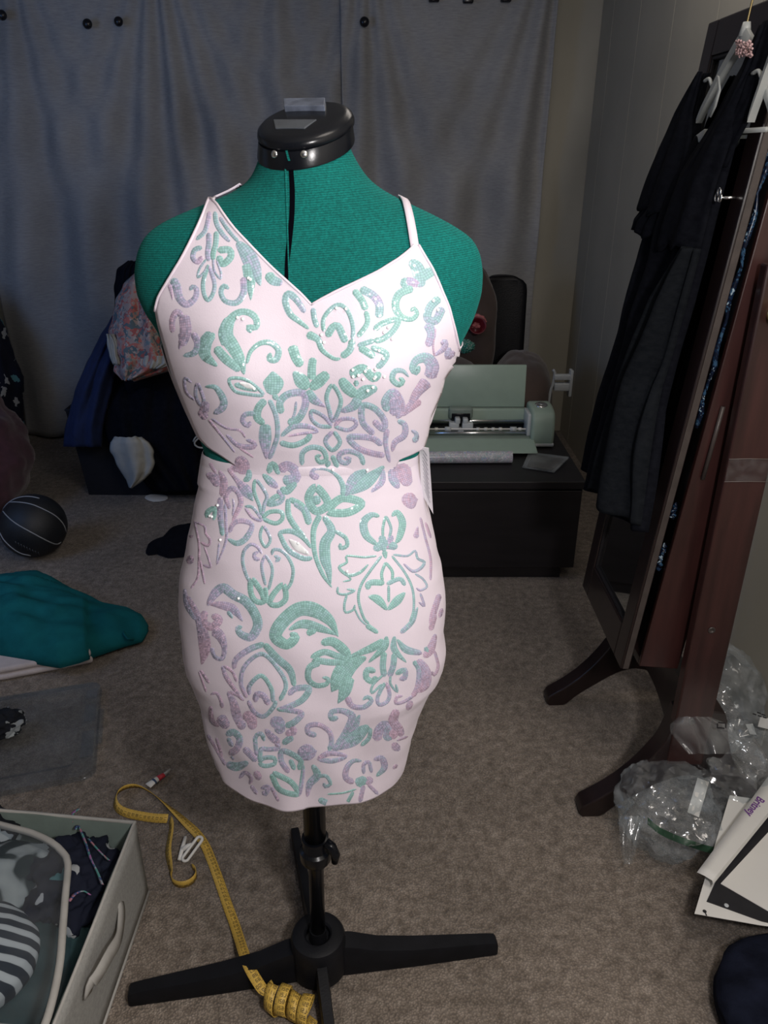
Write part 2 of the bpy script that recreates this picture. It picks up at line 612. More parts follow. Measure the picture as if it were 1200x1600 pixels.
pin(15, 28, .021, 'black round push pin at the far left end of the curtain')
pin(145, 41, .021, 'black round push pin, left of the close pair near the curtain top')
pin(192, 37, .020, 'black round push pin, right of the close pair near the curtain top')
pin(570, 38, .021, 'black round push pin above and right of the dress form neck')
for px, py, lb in ((678, -1, 'small black clip at the curtain top, leftmost of the three right of the dress form'),
                   (731, 1, 'small black clip at the curtain top, middle of the three right of the dress form'),
                   (790, -1, 'small black clip at the curtain top, rightmost of the three right of the dress form')):
    c = P(px, py, CD - .05)
    t = thing('curtain_clip', lb, 'clip', c, 'black clips on the curtain top')
    m = MB().box((c.x - .023, CD - .075, c.z - .012), (c.x + .023, CD - .035, c.z + .03))
    m.build('jaw', MT['pin'], t, bevel=.006)
    MB().tube([Vector((c.x - .012, CD - .07, c.z + .02)), Vector((c.x - .012, CD - .085, c.z + .06)), Vector((c.x + .012, CD - .085, c.z + .06)), Vector((c.x + .012, CD - .07, c.z + .02))], .003, 8).build('lever', MT['steel'], t)

# ================================================================== DRESS FORM
D0 = 0.96
TORSO = [  # py, left px, right px, front depth, back depth
    (190, 422, 538, .046, .050), (225, 414, 544, .046, .052), (250, 404, 556, .053, .060), (268, 398, 567, .061, .064), (284, 388, 580, .064, .067),
    (297, 371, 598, .066, .071), (308, 348, 617, .068, .075), (318, 322, 640, .070, .079), (330, 292, 665, .073, .083),
    (342, 264, 690, .076, .086), (355, 242, 713, .079, .089), (372, 226, 738, .083, .092), (396, 217, 750, .088, .095),
    (425, 214, 754, .093, .098), (455, 218, 752, .098, .10), (485, 232, 743, .102, .10), (500, 244, 737, .103, .10), (515, 253, 729, .104, .10),
    (550, 264, 711, .105, .10), (590, 279, 690, .104, .097), (630, 295, 679, .099, .092), (670, 313, 666, .092, .087),
    (700, 323, 656, .088, .085), (715, 325, 652, .087, .085), (740, 321, 655, .088, .088), (790, 313, 663, .095, .095),
    (830, 303, 671, .102, .103), (880, 295, 682, .108, .110), (930, 290, 687, .111, .115), (980, 293, 686, .111, .115),
    (1030, 303, 678, .108, .112), (1080, 318, 662, .102, .106)]
SKIRT = [
    (690, 323, 655, .089, .086), (706, 320, 653, .089, .086), (715, 318, 653, .090, .087), (740, 315, 657, .092, .091), (765, 313, 661, .096, .095), (790, 309, 665, .101, .099),
    (830, 298, 673, .108, .107), (880, 290, 686, .114, .115), (930, 285, 691, .117, .119), (980, 288, 693, .117, .119),
    (1010, 291, 692, .116, .118), (1032, 296, 689, .115, .117), (1050, 305, 684, .113, .115), (1066, 310, 670, .111, .113), (1085, 316, 661, .109, .112),
    (1120, 321, 650, .106, .110), (1150, 328, 643, .103, .107), (1190, 341, 634, .098, .102), (1215, 346, 626, .096, .10)]


def make_profile(tab, sm):
    zz, xl, xr, ff, bb = [], [], [], [], []
    for py, l, r, f, b in tab:
        pl, pr = P(l, py, D0), P(r, py, D0)
        zz.append(pl.z); xl.append(pl.x); xr.append(pr.x); ff.append(f); bb.append(b)
    zz = np.array(zz)[::-1]
    zs = np.linspace(zz[0], zz[-1], 500)
    res = []
    for a in (xl, xr, ff, bb):
        v = np.interp(zs, zz, np.array(a)[::-1])
        k = np.hanning(sm); k /= k.sum()
        vp = np.pad(v, sm // 2, mode='reflect', reflect_type='odd')
        res.append(np.convolve(vp, k, 'valid')[:500])
    return zs, res


TP = make_profile(TORSO, 17)
SP = make_profile(SKIRT, 11)
BUST_Z = 1.178


def sect(prof, t, z, n=2.35, bust=True, off=0.0):
    """point of the body surface at height z; t = 0 faces the camera, positive to the right"""
    zs, (xl, xr, ff, bb) = prof
    if bust:
        n = interp(z, [1.30, 1.375], [2.35, 2.0])
    l, r, f, b = (interp(z, zs, a) for a in (xl, xr, ff, bb))
    cx, a = (l + r) / 2, (r - l) / 2 + off
    s, c = math.sin(t), math.cos(t)
    x = cx + a * math.copysign(abs(s) ** (2 / n), s)
    dep = (f if c > 0 else b) + off
    y = -dep * math.copysign(abs(c) ** (2 / n), c)
    if bust and c > 0:
        for sx in (-1, 1):
            g = math.exp(-((x - cx - sx * .082) / .058) ** 2 - ((z - BUST_Z) / .062) ** 2)
            y -= .022 * g * min(1, c * 1.6)
    return Vector((x, D0 + y, z))


zt, zb = TP[0][-1], TP[0][0]
NSEG = 112
form_root = thing('dress_form', 'teal green adjustable dress form on a black tripod stand, wearing the sequin dress', 'dress form', (-.12, D0, 0))
tb = MB()
rows = []
for j in range(151):
    row = []
    for i in range(NSEG):
        t = 2 * math.pi * i / NSEG
        ztop = 1.416 - .020 * math.cos(t + .33)
        row.append(sect(TP, t, zb + (ztop - zb) * j / 150))
    rows.append(row)
tb.grid(rows, close_u=True, cap0=True, cap1=True)
torso = tb.build('torso', MT['knit'], form_root)
torso_bvh = BVHTree.FromPolygons([Vector(v) for v in tb.v], tb.f)


def cast(bvh, px, py, off=0.0, dfall=D0):
    d = ray(px, py).normalized()
    h, n, i, dist = bvh.ray_cast(CO, d)
    if h is None or h.y > D0 + .02:
        q = P(px, py, dfall)
        h, n, i, dist = bvh.find_nearest(q)
        if n.dot(q - h) < 0:
            n = -n
    elif n.dot(d) > 0:
        n = -n
    return h + n * off, n


# centre-front adjustment gap and its seam
for nm, pts, wpx, mt, off in (('front_gap', [(455, 262), (457, 300), (456, 340), (452, 380), (449, 410), (447, 452)], (7, 8, 8, 8, 7, 5), 'gap', .0008),):
    path = catmull([(a, b, w) for (a, b), w in zip(pts, wpx)], 5)
    m = MB()
    m.grid([[cast(torso_bvh, q[0] + k * q[2] / 2, q[1], off)[0] for k in (-1, 0, 1)] for q in path])
    m.build(nm, MT[mt], torso)
m = MB()
path = [(446 + .2 * k, 262 + k * 6) for k in range(34)]
m.tube([cast(torso_bvh, a, b, .0002)[0] for a, b in path], .0012, 6)
m.build('seam', MT['knit'], torso)

# neck cap, sloping down to the front-left
fd = Vector((-.32, -.947, 0)).normalized()
tilt = R(21)
nrm = (Vector((0, 0, 1)) * math.cos(tilt) + fd * math.sin(tilt)).normalized()
sx_ = nrm.cross(fd).normalized(); fy_ = sx_.cross(nrm).normalized() * -1
if fy_.dot(fd) < 0:
    fy_ = -fy_
cc = P(477, 196, D0 - .002); cc.z = 1.4315
CM = Matrix(((sx_.x, fy_.x, nrm.x, cc.x), (sx_.y, fy_.y, nrm.y, cc.y), (sx_.z, fy_.z, nrm.z, cc.z), (0, 0, 0, 1)))
def cap_ring(r, z, a=.0525, b=.0595):
    out = []
    for k in range(64):
        t = 2 * math.pi * k / 64
        out.append(CM @ Vector(((a + r) * math.cos(t), (b + r) * math.sin(t), z)))
    return out
m = MB()
dn_ = lambda ring, z: [q - Vector((0, 0, z)) for q in ring]
m.grid([dn_(cap_ring(-.004, 0), .0275), dn_(cap_ring(.0018, 0), .0260), dn_(cap_ring(.0022, 0), .0245), dn_(cap_ring(.0, 0), .0085)], close_u=True, cap0=True, cap1=True)
neckcap = m.build('neck_cap', MT['black'], form_root, autos=40)
m = MB()
m.grid([cap_ring(-.001, -.0085), cap_ring(.0012, -.0075), cap_ring(.0015, -.004), cap_ring(.0, .0005), cap_ring(-.004, .0035), cap_ring(-.010, .005), cap_ring(-.03, .0062), cap_ring(-.052, .0066)], close_u=True, cap1=True)
m.build('cap_lid', MT['black'], neckcap)
# turn tab and flat marker set into the lid
MT['tab'] = mat('blue_grey_plastic_tab', (.12, .14, .19), rough=.3, var=.4, scale=60)
MT['plate'] = mat('grey_label_plate', (.075, .085, .10), rough=.5)
def cap_pt(px, py, h):
    o0 = cc + nrm * h
    r = ray(px, py)
    return CO + r * ((o0 - CO).dot(nrm) / r.dot(nrm))
def cap_slab(pxs, h0, h1, name, mt):
    m = MB()
    m.prism(pxs, lambda p: cap_pt(p[0], p[1], .0066) + nrm * (h0 - .0066), lambda p: cap_pt(p[0], p[1], .0066) + nrm * (h1 - .0066))
    m.build(name, MT[mt], neckcap, bevel=.0008, smooth=False)
cap_slab([(444, 161), (509, 160), (508, 173), (445, 173)], .004, .012, 'turn_tab', 'tab')
cap_slab([(427, 187), (495, 187), (476, 200), (430, 200)], .003, .0072, 'label_plate', 'plate')
cap_bvh = BVHTree.FromObject(neckcap, bpy.context.evaluated_depsgraph_get())
capv = [v.co.copy() for v in neckcap.data.vertices]
cap_bvh = BVHTree.FromPolygons(capv, [tuple(p.vertices) for p in neckcap.data.polygons])
for px, py in ((429, 241), (475, 241)):
    h, n, i, d = cap_bvh.ray_cast(CO, ray(px, py).normalized())
    if h is None:
        h, n, i, d = cap_bvh.find_nearest(P(px, py, .9))
    if n.y > 0: n = -n
    Q = n.to_track_quat('Z', 'Y').to_matrix().to_4x4()
    Mx = Matrix.Translation(h) @ Q
    MB().lathe([(.0040, -.002), (.0042, .0005), (.0036, .0016), (.0014, .0022), (.0003, .0022)], Mx, 16).build('screw', MT['steel'], neckcap)
m = MB()
m.grid([[((cap_bvh.ray_cast(CO, ray(px + k, py).normalized())[0]) or P(px, py, .9)) - CF * .0012 for k in (-1.8, 1.8)] for px, py in ((447, 229), (448, 237), (450, 245), (452, 252))])
m.build('neck_slot', MT['knit'], neckcap)

# tripod stand
base = F(505, 1528, 0)
top = P(492, 1130, D0)
hubc = F(497, 1462, .085)
bx, by = -.122, D0 - .005
MB().tube([Vector((bx, by, .05)), Vector((bx + .008, by, .62))], .0135, 20).build('pole', MT['black'], form_root)
MB().tube([Vector((bx + .004, by, .33)), Vector((bx + .008, by, .66))], .019, 20).build('outer_pole', MT['black'], form_root)
cl = Matrix.Translation((bx + .004, by, .322))
collar = MB().lathe([(.014, -.034), (.024, -.034), (.0275, -.027), (.0275, -.008), (.0225, -.004), (.021, .012), (.023, .014), (.023, .02), (.019, .021)], cl, 28).build('collar', MT['black'], form_root, autos=35)
m = MB()
kp = [Vector((bx + .024, by - .014, .345)), Vector((bx + .034, by - .018, .338)), Vector((bx + .040, by - .02, .322)), Vector((bx + .038, by - .02, .305))]
m.tube(kp, [.008, .0085, .008, .006], 10)
m.build('clamp_lever', MT['black'], collar)
hub = MB().lathe([(.051, .012), (.052, .03), (.0505, .088), (.047, .096), (.040, .099), (.026, .099), (.0225, .096), (.0225, .085), (.016, .084), (.015, .11), (.0135, .11)], Matrix.Translation((bx, by, 0)), 40).build('hub', MT['black_rough'], form_root, autos=40)


def leg(tip_px, hz, name='leg', w0=.021, w1=.014, h0=.075, h1=.034, tipz=.002):
    tipw = F(tip_px[0], tip_px[1], tipz)
    a = Vector((bx, by, 0)); d = Vector((tipw.x - bx, tipw.y - by, 0)); L_ = d.length; d.normalize()
    s = Vector((-d.y, d.x, 0))
    rows = []
    for u, hh, wf in ((.035, h0, 1.0), (.06, h0 * .96, 1.0), (.11, h0 * .72, .95), (.18, h0 * .58, .9), (L_ - .02, h1, w1 / w0), (L_ - .004, h1 * .92, w1 / w0 * .96), (L_, h1 * .75, w1 / w0 * .85)):
        w = w0 * wf
        c = a + d * u
        row = []
        for q, zq in ((-1, tipz), (-1, hh * .8), (-.8, hh), (.8, hh), (1, hh * .8), (1, tipz)):
            row.append(c + s * (w * q) + Vector((0, 0, zq)))
        rows.append(row)
    m = MB()
    m.grid(rows, close_u=True, cap0=True, cap1=True)
    return m.build(name, MT['black_rough'], form_root, autos=45)


leg((775, 1482), .04)
leg((203, 1562), .04)
leg((461, 1306), .03, w0=.012, w1=.010)
leg((524, 1690), .03, w0=.011, w1=.009)
# small steel clip on the hub
m = MB().box((bx + .001, by - .056, .013), (bx + .016, by - .049, .021))
m.build('latch', MT['steel'], hub, bevel=.001)

# ================================================================== THE DRESS
dress = thing('cutout_dress', 'short pale pink spaghetti strap dress with teal and lilac sequin scrolls on the dress form', 'dress', (-.1, D0, .5))
# skirt
ZH = .497


def skirt_pt(t, v, extra=0.0):
    c = math.cos(t)
    ztop = 1.042 + .013 * max(0, c)
    zh = ZH + .022 * (1 - max(0, c)) * (1 if c > 0 else .9) + .005 * math.sin(5 * t + .5) + .006 * math.sin(2.2 * t + 1.2)
    z = ztop + (zh - ztop) * v
    p = sect(SP, t, z, n=2.25 - .35 * max(0, min(1, (.75 - z) / .22)), bust=False, off=.002)
    dirn = Vector((p.x - (-.1), p.y - D0, 0)).normalized()
    w = .0022 * N3(p.x + z * .8, p.y, z * .5, 13) + .0016 * math.sin(60 * (p.x * .75 + (z - .8) * .65) + 3 * N3(p.x, 0, z, 6)) * math.exp(-((z - .84) / .16) ** 2) * (1 if p.x > -.14 else .35)
    w += .006 * (max(0, v - .55) / .45) ** 1.5 * (math.sin(9 * t + 2.2 * z * 9) * .5 + N3(math.sin(t) * 2, math.cos(t) * 2, z * 6, 1.8))
    side = abs(math.sin(t)) ** 6
    w += .0035 * side * N3(1.3 if p.x > -.1 else 5.1, p.y * 3, z * 15, 1.7) * (1 if v > .08 else 0)
    return p + dirn * (w + extra)


sk = MB()
NT, NV = 168, 170
sk.grid([[skirt_pt(2 * math.pi * i / NT, j / NV) for i in range(NT)] for j in range(NV + 1)], close_u=True)
sk.build('skirt', MT['dress'], dress, solid=.0012)

# bodice, front traced on the form surface
Ly = [(316, 329), (325, 326), (345, 318), (365, 308), (385, 298), (405, 287), (425, 275), (445, 263), (465, 252), (485, 247), (505, 251), (530, 258), (560, 267),
      (590, 276), (615, 286), (640, 296), (660, 304), (680, 313), (695, 327), (709, 346), (728, 370), (738, 400), (744, 445), (750, 480), (754, 512)]
N1 = [(316, 332), (325, 342), (340, 353), (360, 369), (380, 388), (400, 407), (420, 427), (440, 449), (460, 471), (477, 487)]
N2 = [(385, 645), (390, 641), (395, 635), (405, 622), (415, 606), (425, 590), (440, 560), (455, 528), (468, 503), (477, 487)]
Ry = [(385, 652), (400, 661), (420, 673), (440, 682), (460, 690), (480, 698), (500, 703), (520, 708), (545, 713), (562, 711), (575, 700), (590, 690), (615, 684),
      (650, 669), (680, 663), (698, 657), (708, 640), (716, 622), (736, 615), (742, 600), (747, 573), (752, 545), (754, 528)]


def tab(t, y):
    return interp(y, [a for a, _ in t], [b for _, b in t])


def bod_pt(px, py):
    p, n = cast(torso_bvh, px, py, .0045 if py < 700 else max(.0015, .0045 - (py - 700) * .0001))
    return p + n * (.0012 * N3(p.x, p.y, p.z, 22))


ys = [316 + (754 - 316) * k / 175 for k in range(176)]
NB = 44
bo = MB()
idxL, idxR = [], []
for y in ys:
    a = tab(Ly, y); b = tab(N1, y) if y < 477 else 487 + (y - 477) * .12
    b = max(b, a + 1.5) if y < 477 else min(max(b, a + 2), 519)
    idxL.append(bo.add([bod_pt(a + (b - a) * i / NB, y) for i in range(NB + 1)], []))
    if y >= 385:
        a2 = tab(N2, y) if y < 477 else b
        b2 = tab(Ry, y)
        b2 = max(b2, a2 + 1.5)
        idxR.append(bo.add([bod_pt(a2 + (b2 - a2) * i / NB, y) for i in range(NB + 1)], []))
    else:
        idxR.append(None)
for k in range(len(ys) - 1):
    for ix in (idxL, idxR):
        if ix[k] is None:
            continue
        for i in range(NB):
            bo.f.append((ix[k] + i, ix[k] + i + 1, ix[k + 1] + i + 1, ix[k + 1] + i))
bodice_v, bodice_f = list(bo.v), list(bo.f)
# back band joined at the sides
bk = MB()
bk.grid([[sect(TP, math.pi / 2 * .80 + math.pi * 1.20 * i / 60, 1.188 - .103 * j / 20, off=.0020) for i in range(61)] for j in range(21)])
bod = bo.build('bodice', MT['dress'], dress, solid=.0012, weld=.0001)
bk.build('bodice_back', MT['dress'], bod, solid=.0012)
dress_bvh = BVHTree.FromPolygons([Vector(v) for v in sk.v] + [Vector(v) for v in bodice_v],
                                 sk.f + [tuple(i + len(sk.v) for i in f) for f in bodice_f])

# waist seam band and neckline edging
def edge_tube(pts, r, name, bvh=torso_bvh, off=.006, par=None):
    m = MB()
    m.tube([cast(bvh, a, b, off)[0] for a, b in catmull(pts, 6)], r, 8)
    m.build(name, MT['dress'], par or bod)
edge_tube([(x, y) for y, x in N1], .0016, 'neckline_edge', off=.0048)
edge_tube([(x, y) for y, x in N2], .0016, 'neckline_edge', off=.0048)
edge_tube([(x, y) for y, x in Ly[:10]], .0016, 'armhole_edge', off=.0048)
edge_tube([(x, y) for y, x in Ry[:9]], .0016, 'armhole_edge', off=.0048)
m = MB()
m.grid([[skirt_pt(2 * math.pi * i / NT, v, e) for i in range(NT + 1)] for v, e in ((-.004, .000), (.0, .0010), (.006, .0011), (.020, .0008), (.024, .000))])
m.build('waistband', MT['dress'], dress)

# straps, over the shoulders and down the back
def strap(front_px, back_pts, wpx):
    pts, nr = [], []
    for a, b in catmull(front_px, 4):
        p, n = cast(torso_bvh, a, b, .003)
        pts.append(p); nr.append(n)
    last = pts[-1]
    for q in catmull([tuple(last)] + back_pts, .01)[1:]:
        h, n, i, d = torso_bvh.find_nearest(Vector(q))
        if n.dot(Vector(q) - h) < 0: n = -n
        pts.append(h + n * .003); nr.append(n)
    sides = []
    for i, p in enumerate(pts):
        t = (pts[min(i + 1, len(pts) - 1)] - pts[max(i - 1, 0)]).normalized()
        sides.append(t.cross(nr[i]))
    m = MB()
    m.ribbon(pts, sides, wpx)
    return m.build('strap', MT['dress'], dress, solid=.0022)


strap([(330, 322), (333, 312), (343, 302), (356, 295), (370, 290)], [(-.13, 1.03, 1.33), (-.08, 1.06, 1.25), (-.02, 1.06, 1.2)], .0095)
strap([(647, 389), (643, 365), (638, 340), (632, 318), (626, 311)], [(-.02, 1.03, 1.33), (-.08, 1.06, 1.25), (-.16, 1.06, 1.2)], .0095)

# hanging price tag
tp = [P(662, 700, .93), P(676, 712, .92), P(676, 803, .93), P(660, 765, .93)]
tg = MB()
q0, q1, q2, q3 = P(655, 697, .925), P(670, 700, .915), P(677, 803, .93), P(658, 770, .935)
tg.prism([0, 1, 2, 3], lambda k: (q0, q1, q2, q3)[k] + Vector((0, .0006, 0)), lambda k: (q0, q1, q2, q3)[k] - Vector((0, .0006, 0)))
tgo = tg.build('price_tag', MT['tag'], dress, smooth=False)
tgo['label'] = 'white card price tag with grey print'
MT['greyink'] = mat('grey_ink', (.35, .35, .4), rough=.7, var=.1, bump=0)
for k in range(11):
    a = .08 + k * .075
    l0 = q0.lerp(q3, a); r0 = q1.lerp(q2, a)
    A, B = l0.lerp(r0, .25), l0.lerp(r0, .80)
    m = MB()
    m.ribbon([A + Vector((0, -.0010, .004)), B + Vector((0, -.0010, -.004))], [Vector((0, 0, 1))] * 2, .0016)
    m.build('print_line', MT['greyink'], tgo)

